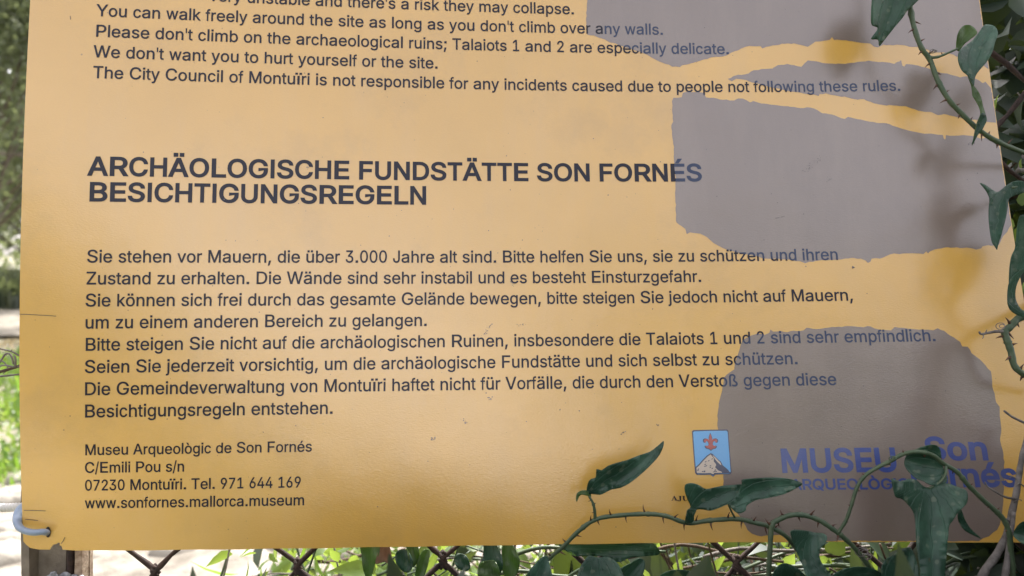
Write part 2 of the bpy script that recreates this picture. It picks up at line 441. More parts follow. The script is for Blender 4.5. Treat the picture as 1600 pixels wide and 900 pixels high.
# ---- glyph outlines (1/500 units)
GLY = {
"r'":[103,[[39,159,35,254,68,254,64,159]]],
'r,':[94,[[19,-60,34,36,68,36,42,-60]]],
'r.':[94,[[27,0,27,41,69,41,69,0]]],
'r/':[125,[[117,266,36,-38,7,-38,89,266]]],
'r0':[227,[[113,-3,87,0,65,12,47,31,34,57,27,89,24,127,27,165,35,197,48,223,65,242,87,254,113,258,139,254,161,242,179,223,192,197,200,165,203,127,200,89,192,57,179,31,162,12,140,0],[113,25,131,28,145,37,157,52,165,72,170,97,172,127,170,157,165,182,157,203,145,218,131,227,113,230,96,227,82,218,70,203,62,182,56,157,55,127,56,97,62,72,70,52,82,37,96,28]]],
'r1':[227,[[38,0,38,27,195,27,195,0],[138,254,138,0,106,0,106,224,105,224,43,179,43,213,99,254]]],
'r2':[227,[[32,0,32,24,117,114,141,141,155,163,160,186,159,198,154,209,146,218,137,224,112,230,98,228,86,224,77,216,69,207,65,195,64,181,33,181,35,202,43,221,55,237,72,248,91,255,112,258,134,255,153,248,169,237,181,223,188,205,191,186,185,159,168,129,133,90,76,30,76,28,195,28,195,0]]],
'r3':[227,[[109,-3,87,-1,66,5,49,15,35,29,26,46,22,66,55,66,57,54,63,44,72,35,83,30,109,25,138,30,149,37,157,46,163,58,165,72,163,86,158,98,150,109,137,117,121,122,101,124,78,124,78,150,144,224,144,226,35,226,35,254,186,254,186,230,106,139,106,144,132,144,154,138,172,127,185,111,194,93,196,72,194,51,185,33,172,18,154,6,133,-1]]],
'r4':[227,[[20,53,20,79,123,254,155,254,54,83,54,81,207,81,207,53],[141,0,141,61,141,73,141,159,171,159,171,0]]],
'r6':[227,[[113,-3,91,-1,71,7,55,20,42,37,34,58,32,81,34,100,40,119,69,170,126,254,161,254,75,131,73,131,83,144,98,153,117,157,139,155,158,147,173,136,185,120,192,101,194,79,192,56,184,36,171,20,155,7,135,-1],[113,24,127,26,139,31,149,40,157,51,162,64,164,79,162,94,157,107,149,118,139,126,127,131,113,133,99,131,87,126,77,118,69,107,64,94,62,79,64,64,69,51,77,40,87,31,99,26]]],
'r7':[227,[[48,0,162,224,162,226,31,226,31,254,195,254,195,224,82,0]]],
'r9':[227,[[113,258,135,255,155,247,171,234,184,217,192,197,194,173,192,155,186,135,158,84,100,0,65,0,151,124,154,124,144,111,128,101,109,97,87,100,69,107,53,119,41,134,34,154,32,176,34,198,42,218,55,235,71,247,91,255],[113,230,99,228,87,223,77,215,69,204,64,191,63,176,64,161,69,148,77,137,87,129,99,123,113,122,127,123,139,129,149,137,157,147,162,160,164,175,162,190,157,204,150,215,139,223,127,228]]],
'r;':[94,[[19,-60,34,36,68,36,42,-60],[31,137,31,179,73,179,73,137]]],
'rA':[240,[[8,0,101,254,138,254,231,0,198,0,144,151,132,186,116,239,123,239,106,185,95,151,43,0],[55,71,55,99,185,99,185,71]]],
'rB':[228,[[30,0,30,254,121,254,145,252,164,245,180,235,190,221,197,205,199,187,198,172,193,160,178,143,157,133,157,131,170,129,182,123,192,114,201,102,207,86,209,68,207,50,200,33,189,20,172,9,151,2,123,0],[62,29,122,29,148,31,165,40,175,53,178,68,176,81,171,92,163,102,153,109,140,114,124,115,62,115],[62,143,119,143,144,148,154,155,162,163,166,174,168,186,165,202,156,214,141,223,120,226,62,226]]],
'rC':[255,[[134,-3,103,1,75,12,52,32,35,58,24,90,20,127,24,165,35,197,52,223,75,242,103,254,134,258,170,252,186,245,201,236,214,224,224,209,232,193,236,174,204,174,195,197,179,214,158,224,134,228,111,225,92,216,75,202,62,182,54,157,52,127,54,97,63,72,75,53,92,38,112,29,134,26,158,30,179,40,195,57,204,80,236,80,232,62,224,45,214,31,201,19,187,9,170,2,153,-2]]],
'rD':[251,[[109,0,48,0,48,29,107,29,136,31,159,40,177,55,189,75,197,99,200,128,197,156,190,180,177,200,160,214,138,223,110,226,47,226,47,254,113,254,147,251,176,239,200,221,217,196,227,164,231,128,227,91,217,59,199,34,175,15,145,4],[62,254,62,0,30,0,30,254]]],
'rE':[209,[[30,0,30,254,186,254,186,226,62,226,62,143,178,143,178,114,62,114,62,29,188,29,188,0]]],
'rF':[205,[[30,0,30,254,185,254,185,226,62,226,62,139,173,139,173,111,62,111,62,0]]],
'rG':[260,[[134,-3,102,1,75,13,52,32,35,58,24,90,20,127,24,165,35,197,52,223,74,242,102,254,132,258,152,256,170,252,187,245,202,235,214,222,225,208,232,192,237,174,204,174,194,197,178,213,158,224,133,228,111,225,92,216,75,202,62,182,54,157,52,127,54,97,63,72,75,53,92,38,112,29,134,26,155,29,172,36,187,47,198,62,205,80,207,101,217,100,141,100,141,128,239,128,239,100,236,71,225,45,209,25,188,9,163,0]]],
'rH':[258,[[30,0,30,254,62,254,62,144,196,144,196,254,228,254,228,0,196,0,196,116,62,116,62,0]]],
'rI':[98,[[33,0,33,254,65,254,65,0]]],
'rJ':[198,[[93,-3,62,2,38,16,22,40,17,73,17,86,49,86,49,73,52,52,61,37,75,28,93,25,110,28,124,37,133,52,136,73,136,254,168,254,168,73,163,40,147,16,123,2]]],
'rL':[196,[[30,0,30,254,62,254,62,29,181,29,181,0]]],
'rM':[314,[[30,0,30,254,76,254,139,94,144,79,150,61,156,42,161,24,154,24,159,41,165,61,171,79,176,94,238,254,284,254,284,0,252,0,252,145,252,163,253,184,253,207,253,229,256,229,249,205,241,181,234,161,228,145,171,0,143,0,85,145,80,160,72,181,65,204,56,229,59,229,60,208,60,186,61,164,61,145,61,0]]],
'rN':[262,[[30,0,30,254,68,254,172,91,181,75,194,53,207,27,202,27,200,54,200,79,199,97,199,254,232,254,232,0,193,0,101,145,89,165,74,191,54,226,60,227,61,192,62,164,62,145,62,0]]],
'rO':[267,[[133,-3,103,1,75,12,52,32,35,58,24,90,20,127,24,165,35,197,52,223,75,242,103,254,133,258,164,254,192,242,215,223,232,197,243,165,247,127,243,90,232,58,215,32,192,12,164,1],[133,26,155,29,175,38,191,52,204,72,212,97,215,127,212,157,204,182,191,202,175,216,155,225,133,228,112,225,92,216,75,202,63,182,54,157,52,127,54,97,63,72,75,52,92,38,112,29]]],
'rP':[222,[[30,0,30,254,118,254,144,252,166,244,183,231,195,215,202,195,204,174,202,152,195,133,183,116,166,104,144,96,118,93,55,93,55,121,116,121,134,123,149,128,159,136,167,147,171,160,172,174,171,188,167,201,159,211,148,219,134,224,116,226,62,226,62,0]]],
'rQ':[267,[[123,80,156,80,185,42,192,32,234,-24,200,-24,173,13,166,23],[133,-3,103,1,75,12,52,32,35,58,24,90,20,127,24,165,35,197,52,223,75,242,103,254,133,258,164,254,192,242,215,223,232,197,243,165,247,127,243,90,232,58,215,32,192,12,164,1],[133,26,155,29,175,38,191,52,204,72,212,97,215,127,212,157,204,182,191,202,175,216,155,225,133,228,112,225,92,216,75,202,63,182,54,157,52,127,54,97,63,72,75,52,92,38,112,29]]],
'rR':[224,[[30,0,30,254,118,254,145,252,167,244,183,232,195,217,202,198,205,176,202,154,195,136,183,120,166,109,145,101,118,99,48,99,48,128,117,128,135,129,149,133,160,141,167,150,171,162,173,176,171,190,167,202,159,212,149,220,134,224,116,226,62,226,62,0],[177,0,115,115,151,115,214,0]]],
'rS':[223,[[112,-4,86,-2,64,5,46,15,32,30,23,48,19,68,52,68,55,55,62,44,71,35,83,29,112,25,128,26,143,30,155,37,165,46,171,57,173,70,171,81,166,89,148,102,122,111,92,120,64,130,43,145,30,163,26,186,29,206,37,224,51,238,69,249,90,256,114,258,137,256,158,249,175,238,189,224,197,208,200,189,169,189,163,206,151,219,134,227,112,229,97,228,84,224,73,218,64,209,59,199,58,188,60,176,65,167,85,154,106,147,132,140,156,132,179,119,197,99,202,85,204,69,201,50,193,32,180,17,162,5,139,-2]]],
'rT':[224,[[16,226,16,254,208,254,208,226,128,226,128,0,96,0,96,226]]],
'rU':[259,[[129,-4,101,-1,77,8,57,22,42,40,33,62,30,87,30,254,62,254,62,89,64,72,70,57,80,44,94,34,110,28,129,26,149,28,165,34,179,44,188,57,194,72,196,89,196,254,229,254,229,87,226,62,216,40,201,22,182,8,157,-1]]],
'rV':[240,[[102,0,8,254,42,254,96,103,108,69,124,15,117,15,133,69,145,103,197,254,231,254,139,0]]],
'rW':[343,[[78,0,8,254,41,254,82,98,88,73,93,47,98,20,95,20,100,47,106,73,112,98,153,254,190,254,231,98,237,73,243,47,249,20,244,20,249,47,255,73,261,98,302,254,335,254,265,0,228,0,184,161,176,196,168,237,175,237,167,197,159,161,115,0]]],
'rY':[236,[[102,0,102,104,8,254,46,254,96,172,111,146,125,115,112,115,126,146,140,172,191,254,228,254,134,104,134,0]]],
'rZ':[219,[[21,0,21,23,137,193,153,215,170,238,174,227,143,226,111,226,20,226,20,254,198,254,198,231,84,64,67,40,49,17,45,27,76,28,107,29,200,29,200,0]]],
'ra':[195,[[80,-4,63,-3,47,2,34,11,24,22,17,37,15,54,17,69,22,80,29,90,39,97,63,105,89,110,117,113,133,117,136,121,138,127,138,128,133,148,120,161,98,165,75,161,59,150,50,137,20,146,29,161,39,173,52,182,66,188,97,192,119,190,143,180,153,172,161,160,167,145,168,126,168,0,138,0,138,26,136,26,126,12,108,1],[85,23,101,24,114,29,124,37,132,47,136,57,138,69,138,95,130,91,116,88,100,86,88,84,67,79,52,70,47,62,46,52,51,36,65,26]]],
'rb':[212,[[115,-4,99,-3,86,2,69,16,59,29,56,29,56,0,26,0,26,254,57,254,57,160,59,160,69,173,86,186,98,191,115,192,137,189,156,180,173,166,185,146,193,122,195,94,193,66,185,42,173,23,157,8,137,-1],[110,23,126,26,140,33,150,44,158,58,163,75,164,95,163,114,158,131,150,145,140,156,126,163,110,165,94,163,81,156,70,145,62,131,58,114,56,95,58,75,63,58,70,43,81,32,94,26]]],
'rc':[198,[[104,-4,79,-1,58,8,41,23,28,43,20,66,17,94,20,122,28,146,41,165,58,180,79,189,104,192,130,189,153,178,170,161,181,138,151,131,145,145,135,155,121,162,104,165,86,162,73,155,62,144,54,129,50,112,48,94,50,75,54,59,62,44,73,33,86,26,104,23,121,26,135,33,146,44,152,59,181,51,171,28,153,11,130,0]]],
'rd':[212,[[98,-4,75,-1,56,8,40,23,27,42,20,66,17,94,20,122,27,146,40,166,56,180,75,189,98,192,114,191,126,186,144,173,153,160,155,160,155,254,186,254,186,0,156,0,156,29,153,29,143,16,126,2,114,-3],[102,23,118,26,132,32,142,43,150,58,154,75,156,95,154,114,150,131,142,145,132,156,118,163,102,165,86,163,72,156,62,145,54,131,50,114,48,95,50,75,54,58,62,44,73,33,86,26]]],
're':[202,[[106,-4,80,-1,58,8,41,23,28,42,20,66,17,93,20,121,28,145,40,165,58,180,78,189,103,192,133,187,147,180,160,170,170,157,179,141,184,121,186,97,186,85,37,85,37,110,169,110,155,101,153,119,149,134,141,147,131,157,118,163,103,165,87,163,73,157,62,147,54,135,50,121,48,105,48,89,50,69,55,53,64,40,76,31,90,25,106,23,127,26,143,36,153,53,182,45,177,32,168,20,156,10,141,2,125,-3]]],
'rf':[127,[[114,190,114,164,3,164,3,190],[40,0,40,216,42,231,48,243,57,252,68,259,94,265,111,263,121,260,114,234,107,236,97,237,85,235,77,230,72,221,71,209,71,0]]],
'rg':[213,[[103,-75,84,-74,67,-70,41,-55,25,-35,51,-20,61,-33,77,-44,103,-49,124,-46,141,-38,152,-23,156,-3,156,34,153,34,143,21,126,8,114,4,97,2,76,5,56,13,40,27,28,45,20,68,17,96,20,123,27,147,40,166,56,180,76,189,98,192,114,191,127,186,144,173,154,159,157,159,157,190,186,190,186,-4,183,-27,175,-45,162,-59,145,-68,125,-73],[102,30,118,32,132,38,142,47,150,61,155,77,156,96,155,115,150,132,142,146,132,156,119,163,102,165,86,163,73,156,62,145,54,131,50,115,48,96,50,78,54,61,62,48,73,38,86,32]]],
'rh':[205,[[57,113,57,0,26,0,26,254,57,254,57,144,51,144,62,166,76,181,94,189,114,192,132,190,148,184,161,174,170,160,177,142,179,120,179,0,148,0,148,118,145,137,136,152,123,161,105,165,92,163,80,159,71,151,63,141,58,129]]],
'ri':[83,[[26,0,26,190,57,190,57,0],[23,223,23,260,61,260,61,223]]],
'rj':[83,[[26,190,57,190,57,-15,55,-31,51,-45,43,-56,32,-65,19,-70,2,-71,-5,-71,-5,-43,1,-43,12,-42,20,-36,25,-27,26,-15],[22,223,22,260,61,260,61,223]]],
'rk':[190,[[55,68,55,106,60,106,142,190,180,190,92,100,89,100],[26,0,26,254,57,254,57,0],[147,0,74,93,96,114,186,0]]],
'rl':[79,[[24,0,24,262,55,262,55,0]]],
'rm':[305,[[26,0,26,190,56,190,56,148,54,148,59,162,66,173,86,188,110,193,129,190,144,180,154,166,160,147,156,147,161,160,169,172,190,187,218,193,234,191,249,186,261,177,270,164,276,148,278,128,278,0,248,0,248,127,245,145,236,156,224,163,209,165,197,164,187,160,173,145,168,124,168,0,137,0,137,130,134,144,126,156,115,163,100,165,79,160,70,154,63,145,58,133,57,119,57,0]]],
'rn':[205,[[57,113,57,0,26,0,26,190,56,190,56,144,51,144,62,166,76,181,94,189,114,192,132,190,147,184,160,174,170,160,176,142,179,120,179,0,148,0,148,118,145,137,136,152,123,161,105,165,92,163,80,159,71,151,63,141,58,129]]],
'ro':[208,[[104,-4,79,-1,58,8,41,23,28,43,20,66,17,94,20,122,28,146,41,165,58,180,79,189,104,192,128,189,149,180,167,165,180,146,188,122,191,94,188,66,180,43,167,23,149,8,128,-1],[104,23,121,26,135,33,146,44,154,59,158,75,160,94,158,112,154,129,146,144,135,155,121,162,104,165,86,162,73,155,62,144,54,129,50,112,48,94,50,75,54,59,62,44,73,33,86,26]]],
'rp':[212,[[26,-71,26,190,56,190,56,160,59,160,69,173,86,186,98,191,115,192,137,189,156,180,173,166,185,146,193,122,195,94,193,66,185,42,173,23,157,8,137,-1,115,-4,99,-3,86,2,69,16,59,29,57,29,57,-71],[110,23,126,26,140,33,150,44,158,58,163,75,164,95,163,114,158,131,150,145,140,156,126,163,110,165,94,163,81,156,70,145,62,131,58,114,56,95,58,75,63,58,70,43,81,32,94,26]]],
'rq':[212,[[186,-71,155,-71,155,29,153,29,143,16,126,2,114,-3,98,-4,75,-1,56,8,40,23,27,42,20,66,17,94,20,122,27,146,40,166,56,180,75,189,98,192,114,191,126,186,144,173,153,160,156,160,156,190,186,190],[102,23,118,26,132,32,142,43,150,58,154,75,156,95,154,114,150,131,142,145,132,156,118,163,102,165,86,163,72,156,62,145,54,131,50,114,48,95,50,75,54,58,62,44,73,33,86,26]]],
'rr':[130,[[26,0,26,190,56,190,56,160,58,160,65,173,76,184,90,190,107,192,115,192,122,192,122,161,115,162,103,163,91,161,80,157,70,151,63,142,58,131,57,118,57,0]]],
'rs':[182,[[91,-4,72,-3,56,2,42,9,31,19,23,32,18,47,47,53,53,40,62,30,75,25,91,23,108,25,122,31,131,40,134,51,132,60,127,68,118,74,106,78,75,85,52,93,36,104,27,119,23,137,26,152,33,166,43,177,58,185,74,190,94,192,112,191,127,186,140,179,149,170,162,145,134,139,129,149,121,158,110,164,94,166,78,164,65,158,57,150,54,139,56,129,62,122,86,111,115,105,137,97,153,86,162,71,166,53,163,37,156,24,145,12,130,3,112,-2]]],
'rt':[114,[[102,190,102,164,3,164,3,190],[32,236,63,236,63,49,64,38,68,31,75,26,85,25,93,26,101,27,107,1,96,-1,84,-2,62,1,46,11,36,26,32,46]]],
'ru':[205,[[91,-3,73,-1,57,5,44,15,35,29,28,47,26,69,26,190,57,190,57,72,60,52,68,37,82,28,100,25,113,27,125,31,134,38,142,48,146,61,148,76,148,190,179,190,179,0,149,0,149,46,154,46,143,23,129,8,111,0]]],
'rv':[195,[[81,0,9,190,42,190,83,78,93,43,103,10,92,10,101,43,112,78,152,190,186,190,113,0]]],
'rw':[284,[[69,0,11,190,44,190,67,107,77,68,88,21,82,21,93,67,103,107,126,190,158,190,181,107,191,68,201,21,196,21,206,68,217,107,240,190,272,190,215,0,184,0,159,86,152,112,145,140,138,169,145,169,138,140,131,112,124,86,99,0]]],
'ry':[195,[[24,-69,31,-43,36,-44,52,-44,65,-37,75,-18,81,-1,9,190,42,190,83,78,93,43,103,10,92,10,101,43,112,78,153,190,186,190,102,-29,88,-54,70,-68,46,-73,32,-72]]],
'rz':[190,[[21,0,21,23,127,160,127,161,24,161,24,190,166,190,166,165,63,30,63,28,169,28,169,0]]],
'rÄ':[240,[[8,0,101,254,138,254,231,0,198,0,144,151,132,186,116,239,123,239,106,185,95,151,43,0],[55,71,55,99,185,99,185,71],[138,288,138,324,174,324,174,288],[66,288,66,324,102,324,102,288]]],
'rÉ':[209,[[30,0,30,254,186,254,186,226,62,226,62,143,178,143,178,114,62,114,62,29,188,29,188,0],[95,279,119,329,153,329,121,279]]],
'rÒ':[267,[[133,-3,103,1,75,12,52,32,35,58,24,90,20,127,24,165,35,197,52,223,75,242,103,254,133,258,164,254,192,242,215,223,232,197,243,165,247,127,243,90,232,58,215,32,192,12,164,1],[133,26,155,29,175,38,191,52,204,72,212,97,215,127,212,157,204,182,191,202,175,216,155,225,133,228,112,225,92,216,75,202,63,182,54,157,52,127,54,97,63,72,75,52,92,38,112,29],[121,279,88,329,123,329,146,279]]],
'rß':[221,[[61,181,61,0,30,0,30,181,35,215,50,239,71,253,98,258,114,256,130,251,144,243,156,231,163,216,166,197,162,175,154,161,146,149,143,136,144,128,149,121,163,108,181,94,196,76,200,64,202,50,200,34,193,21,183,10,170,3,154,-2,135,-3,104,1,82,10,94,37,109,29,133,25,149,27,161,32,168,41,171,52,169,61,165,69,150,83,132,97,117,113,113,124,111,136,115,153,124,165,132,177,136,194,133,210,125,221,113,227,98,229,82,227,71,218,63,203]]],
'rä':[195,[[80,-4,63,-3,47,2,34,11,24,22,17,37,15,54,17,69,22,80,29,90,39,97,63,105,89,110,117,113,133,117,136,121,138,127,138,128,133,148,120,161,98,165,75,161,59,150,50,137,20,146,29,161,39,173,52,182,66,188,97,192,119,190,143,180,153,172,161,160,167,145,168,126,168,0,138,0,138,26,136,26,126,12,108,1],[85,23,101,24,114,29,124,37,132,47,136,57,138,69,138,95,130,91,116,88,100,86,88,84,67,79,52,70,47,62,46,52,51,36,65,26],[112,223,112,260,149,260,149,223],[40,223,40,260,77,260,77,223]]],
'ré':[202,[[106,-4,80,-1,58,8,41,23,28,42,20,66,17,93,20,121,28,145,40,165,58,180,78,189,103,192,133,187,147,180,160,170,170,157,179,141,184,121,186,97,186,85,37,85,37,110,169,110,155,101,153,119,149,134,141,147,131,157,118,163,103,165,87,163,73,157,62,147,54,135,50,121,48,105,48,89,50,69,55,53,64,40,76,31,90,25,106,23,127,26,143,36,153,53,182,45,177,32,168,20,156,10,141,2,125,-3],[88,214,112,265,146,265,114,214]]],
'rï':[83,[[26,0,26,190,57,190,57,0],[60,223,60,260,96,260,96,223],[-12,223,-12,260,24,260,24,223]]],
'rò':[208,[[104,-4,79,-1,58,8,41,23,28,43,20,66,17,94,20,122,28,146,41,165,58,180,79,189,104,192,128,189,149,180,167,165,180,146,188,122,191,94,188,66,180,43,167,23,149,8,128,-1],[104,23,121,26,135,33,146,44,154,59,158,75,160,94,158,112,154,129,146,144,135,155,121,162,104,165,86,162,73,155,62,144,54,129,50,112,48,94,50,75,54,59,62,44,73,33,86,26],[92,214,59,265,93,265,117,214]]],
'rö':[208,[[104,-4,79,-1,58,8,41,23,28,43,20,66,17,94,20,122,28,146,41,165,58,180,79,189,104,192,128,189,149,180,167,165,180,146,188,122,191,94,188,66,180,43,167,23,149,8,128,-1],[104,23,121,26,135,33,146,44,154,59,158,75,160,94,158,112,154,129,146,144,135,155,121,162,104,165,86,162,73,155,62,144,54,129,50,112,48,94,50,75,54,59,62,44,73,33,86,26],[121,223,121,260,158,260,158,223],[49,223,49,260,86,260,86,223]]],
'rü':[205,[[91,-3,73,-1,57,5,44,15,35,29,28,47,26,69,26,190,57,190,57,72,60,52,68,37,82,28,100,25,113,27,125,31,134,38,142,48,146,61,148,76,148,190,179,190,179,0,149,0,149,46,154,46,143,23,129,8,111,0],[120,223,120,260,157,260,157,223],[48,223,48,260,85,260,85,223]]],
'mA':[218,[[-4,0,-4,9,5,11,12,15,25,37,103,233,112,233,192,43,206,17,212,11,222,9,222,0,115,0,115,9,135,13,142,23,136,41,126,66,52,66,39,35,38,29,37,24,43,13,62,9,64,9,64,0],[57,80,121,80,88,160]]],
'mJ':[165,[[54,-33,39,-31,26,-27,14,-20,6,-11,0,0,-2,11,0,22,5,30,13,36,22,37,32,36,40,31,45,23,46,14,42,-1,38,-10,42,-18,52,-20,63,-18,69,-12,74,11,74,183,71,204,67,211,61,215,40,219,40,228,157,228,157,219,138,215,133,211,130,205,128,183,128,44,123,11,109,-13,86,-28]]],
'mU':[246,[[124,-6,84,-1,57,14,42,40,37,78,37,189,35,203,30,212,22,217,7,219,7,228,120,228,120,219,101,216,93,208,90,189,90,70,93,44,102,26,116,15,137,11,163,15,181,28,192,50,196,80,196,189,195,203,190,212,180,217,164,219,164,228,237,228,237,219,224,216,216,211,213,202,211,189,211,91,206,46,190,16,163,-1]]],
'mN':[247,[[201,-5,53,175,53,39,55,24,59,15,68,11,83,9,83,0,9,0,9,9,27,12,36,21,38,39,38,194,18,217,9,219,9,228,78,228,195,84,195,189,193,207,184,216,166,219,166,228,240,228,240,219,225,217,217,212,212,203,211,188,211,-5]]],
'mT':[212,[[46,0,46,9,61,10,71,15,76,25,78,40,78,217,75,217,51,213,33,202,20,183,14,159,5,159,5,228,205,228,205,158,197,158,191,184,178,202,160,213,134,217,132,217,132,40,133,25,138,15,148,10,164,9,164,0]]],
}
LINES = {'E0': ("The walls are very unstable and there's a risk they may collapse.", -0.22514, 0.0165, [(0.1027, 0.1052), (0.4703, 0.4701)]),
'E1': ("You can walk freely around the site as long as you don't climb over any walls.", -0.24582, 0.0165, [(0.0, 0.0007), (0.199, 0.1974), (0.3724, 0.3729), (0.5629, 0.5631)]),
'E2': ("Please don't climb on the archaeological ruins; Talaiots 1 and 2 are especially delicate.", -0.2665, 0.0165, [(0.0, 0.0004), (0.1609, 0.1616), (0.2994, 0.3002), (0.4158, 0.4141), (0.6317, 0.6318)]),
'E3': ("We don't want you to hurt yourself or the site.", -0.28718, 0.0165, [(0.0, -0.0002), (0.1582, 0.1587), (0.3291, 0.3292)]),
'E4': ('The City Council of Montuïri is not responsible for any incidents caused due to people not following these rules.', -0.30785, 0.0165, [(0.0, 0.0), (0.2522, 0.2528), (0.3411, 0.3414), (0.4658, 0.4665), (0.6282, 0.6289), (0.8083, 0.8083)]),
'H0': ('ARCHÄOLOGISCHE FUNDSTÄTTE SON FORNÉS', -0.40312, 0.02549, [(0.0, -0.0011), (0.252, 0.251), (0.429, 0.4283), (0.5975, 0.598)]),
'H1': ('BESICHTIGUNGSREGELN', -0.42784, 0.02549, [(0.0, -0.0002), (0.3186, 0.3196)]),
'G0': ('Sie stehen vor Mauern, die über 3.000 Jahre alt sind. Bitte helfen Sie uns, sie zu schützen und ihren', -0.48582, 0.0165, [(0.0, 0.0001), (0.2394, 0.2399), (0.3925, 0.3925), (0.5695, 0.5685), (0.731, 0.7301)]),
'G1': ('Zustand zu erhalten. Die Wände sind sehr instabil und es besteht Einsturzgefahr.', -0.5065, 0.0165, [(0.0, 0.0), (0.2412, 0.242), (0.4815, 0.4804), (0.591, 0.5905)]),
'G2': ('Sie können sich frei durch das gesamte Gelände bewegen, bitte steigen Sie jedoch nicht auf Mauern,', -0.52718, 0.0165, [(0.0, -0.0005), (0.2935, 0.294), (0.4366, 0.4361), (0.5301, 0.5288), (0.6787, 0.679), (0.7377, 0.7395)]),
'G3': ('um zu einem anderen Bereich zu gelangen.', -0.54785, 0.0165, [(0.0, -0.0004), (0.3177, 0.3184)]),
'G4': ('Bitte steigen Sie nicht auf die archäologischen Ruinen, insbesondere die Talaiots 1 und 2 sind sehr empfindlich.', -0.56853, 0.0165, [(0.0, -0.0002), (0.0954, 0.0953), (0.2174, 0.2173), (0.3421, 0.3418), (0.5072, 0.5062), (0.5961, 0.5952), (0.6906, 0.6906), (0.8138, 0.8142)]),
'G5': ('Seien Sie jederzeit vorsichtig, um die archäologische Fundstätte und sich selbst zu schützen.', -0.58921, 0.0165, [(0.0, -0.0003), (0.221, 0.2212), (0.3907, 0.3903), (0.5392, 0.5384), (0.6781, 0.6798)]),
'G6': ('Die Gemeindeverwaltung von Montuïri haftet nicht für Vorfälle, die durch den Verstoß gegen diese', -0.60989, 0.0165, [(0.0, -0.0004), (0.221, 0.2209), (0.3943, 0.3944), (0.564, 0.5632), (0.7162, 0.7164)]),
'G7': ('Besichtigungsregeln entstehen.', -0.63057, 0.0165, [(0.0, -0.0003), (0.2287, 0.2295)]),
'F0': ('Museu Arqueològic de Son Fornés', -0.66553, 0.0137, [(0.0, 0.0002), (0.2109, 0.2114)]),
'F1': ('C/Emili Pou s/n', -0.68202, 0.0137, [(0.0, 0.0001), (0.0936, 0.0933)]),
'F2': ('07230 Montuïri. Tel. 971 644 169', -0.69851, 0.0137, [(0.0, -0.0), (0.2018, 0.202)]),
'F3': ('www.sonfornes.mallorca.museum', -0.715, 0.0137, [(0.0, 0.0001), (0.2055, 0.2051)])}
# the photograph shows the first line only from its third word on
ARIAL = {' ': 278, "'": 191, '.': 278, ',': 278, '/': 278, ';': 278}
for c in '0123456789': ARIAL[c] = 556
for k_, v_ in zip('ABCDEFGHIJKLMNOPQRSTUVWXYZ', (667, 667, 722, 722, 667, 611, 778, 722, 278, 500, 667, 556, 833, 722, 778, 667, 778, 722, 667, 611, 722, 667, 944, 667, 667, 611)): ARIAL[k_] = v_
for k_, v_ in zip('abcdefghijklmnopqrstuvwxyz', (556, 556, 500, 556, 556, 278, 556, 556, 222, 222, 500, 222, 833, 556, 556, 556, 556, 333, 500, 278, 556, 500, 722, 500, 500, 500)): ARIAL[k_] = v_
for k_, v_ in (('ß', 611), ('ï', 278), ('ö', 556), ('ä', 556), ('ü', 556), ('ò', 556), ('é', 556), ('Ä', 722), ('É', 667)): ARIAL[k_] = v_
ARIALB = dict(ARIAL); ARIALB.update(A=722, B=722, J=556, K=722, L=611)

def offset_loop(P, d):
    """grow a closed outline by d to its left-hand outside (glyph outlines run clockwise outside)"""
    n = len(P); out = []
    for i in range(n):
        a, b, c = P[i - 1], P[i], P[(i + 1) % n]
        e1 = Vector((b[0] - a[0], b[1] - a[1])); e2 = Vector((c[0] - b[0], c[1] - b[1]))
        if e1.length < 1e-6 or e2.length < 1e-6: out.append(b); continue
        n1 = Vector((-e1.y, e1.x)).normalized(); n2 = Vector((-e2.y, e2.x)).normalized()
        m = n1 + n2
        if m.length < .3: out.append((b[0] + n1.x * d, b[1] + n1.y * d)); continue
        m.normalize(); k = min(d / max(m.dot(n1), .35), d * 2.2) if d > 0 else d
        out.append((b[0] + m.x * k, b[1] + m.y * k))
    return out

_gc = {}
def glyph(key, grow=0):
    """(advance, verts, tris) of one glyph in 1/500 units"""
    if (key, grow) in _gc: return _gc[key, grow]
    w, loops = GLY[key]
    L = []
    for l in loops:
        P = [(l[i], l[i + 1]) for i in range(0, len(l), 2)]
        Q = [P[0]]
        for p in P[1:]:
            if (p[0] - Q[-1][0]) ** 2 + (p[1] - Q[-1][1]) ** 2 > 1: Q.append(p)
        L.append(Q)
    if grow:
        ar = [sum(l[i - 1][0] * l[i][1] - l[i][0] * l[i - 1][1] for i in range(len(l))) for l in L]
        big = max(ar, key=abs)
        L = [offset_loop(l, -grow if big > 0 else grow) for l in L]
    vs = [Vector((x, y)) for l in L for x, y in l]
    edges = []; b = 0
    for l in L:
        edges += [(b + i, b + (i + 1) % len(l)) for i in range(len(l))]; b += len(l)
    o = delaunay_2d_cdt(vs, edges, [], 0, 1e-4)
    V, F = o[0], o[2]
    # keep triangles whose centre has a non-zero winding number
    keep = []
    for f in F:
        cx = sum(V[i].x for i in f) / 3; cy = sum(V[i].y for i in f) / 3
        wn = 0
        for l in L:
            for i in range(len(l)):
                x1, y1 = l[i]; x2, y2 = l[(i + 1) % len(l)]
                if (y1 <= cy) != (y2 <= cy):
                    xi = x1 + (cy - y1) / (y2 - y1) * (x2 - x1)
                    if xi > cx: wn += 1 if y2 > y1 else -1
        if wn != 0: keep.append(tuple(f))
    _gc[key, grow] = (w, [(v.x, v.y) for v in V], keep)
    return _gc[key, grow]
def poly_uv(px):
    return [hit(x, y)[:2] for x, y in px]

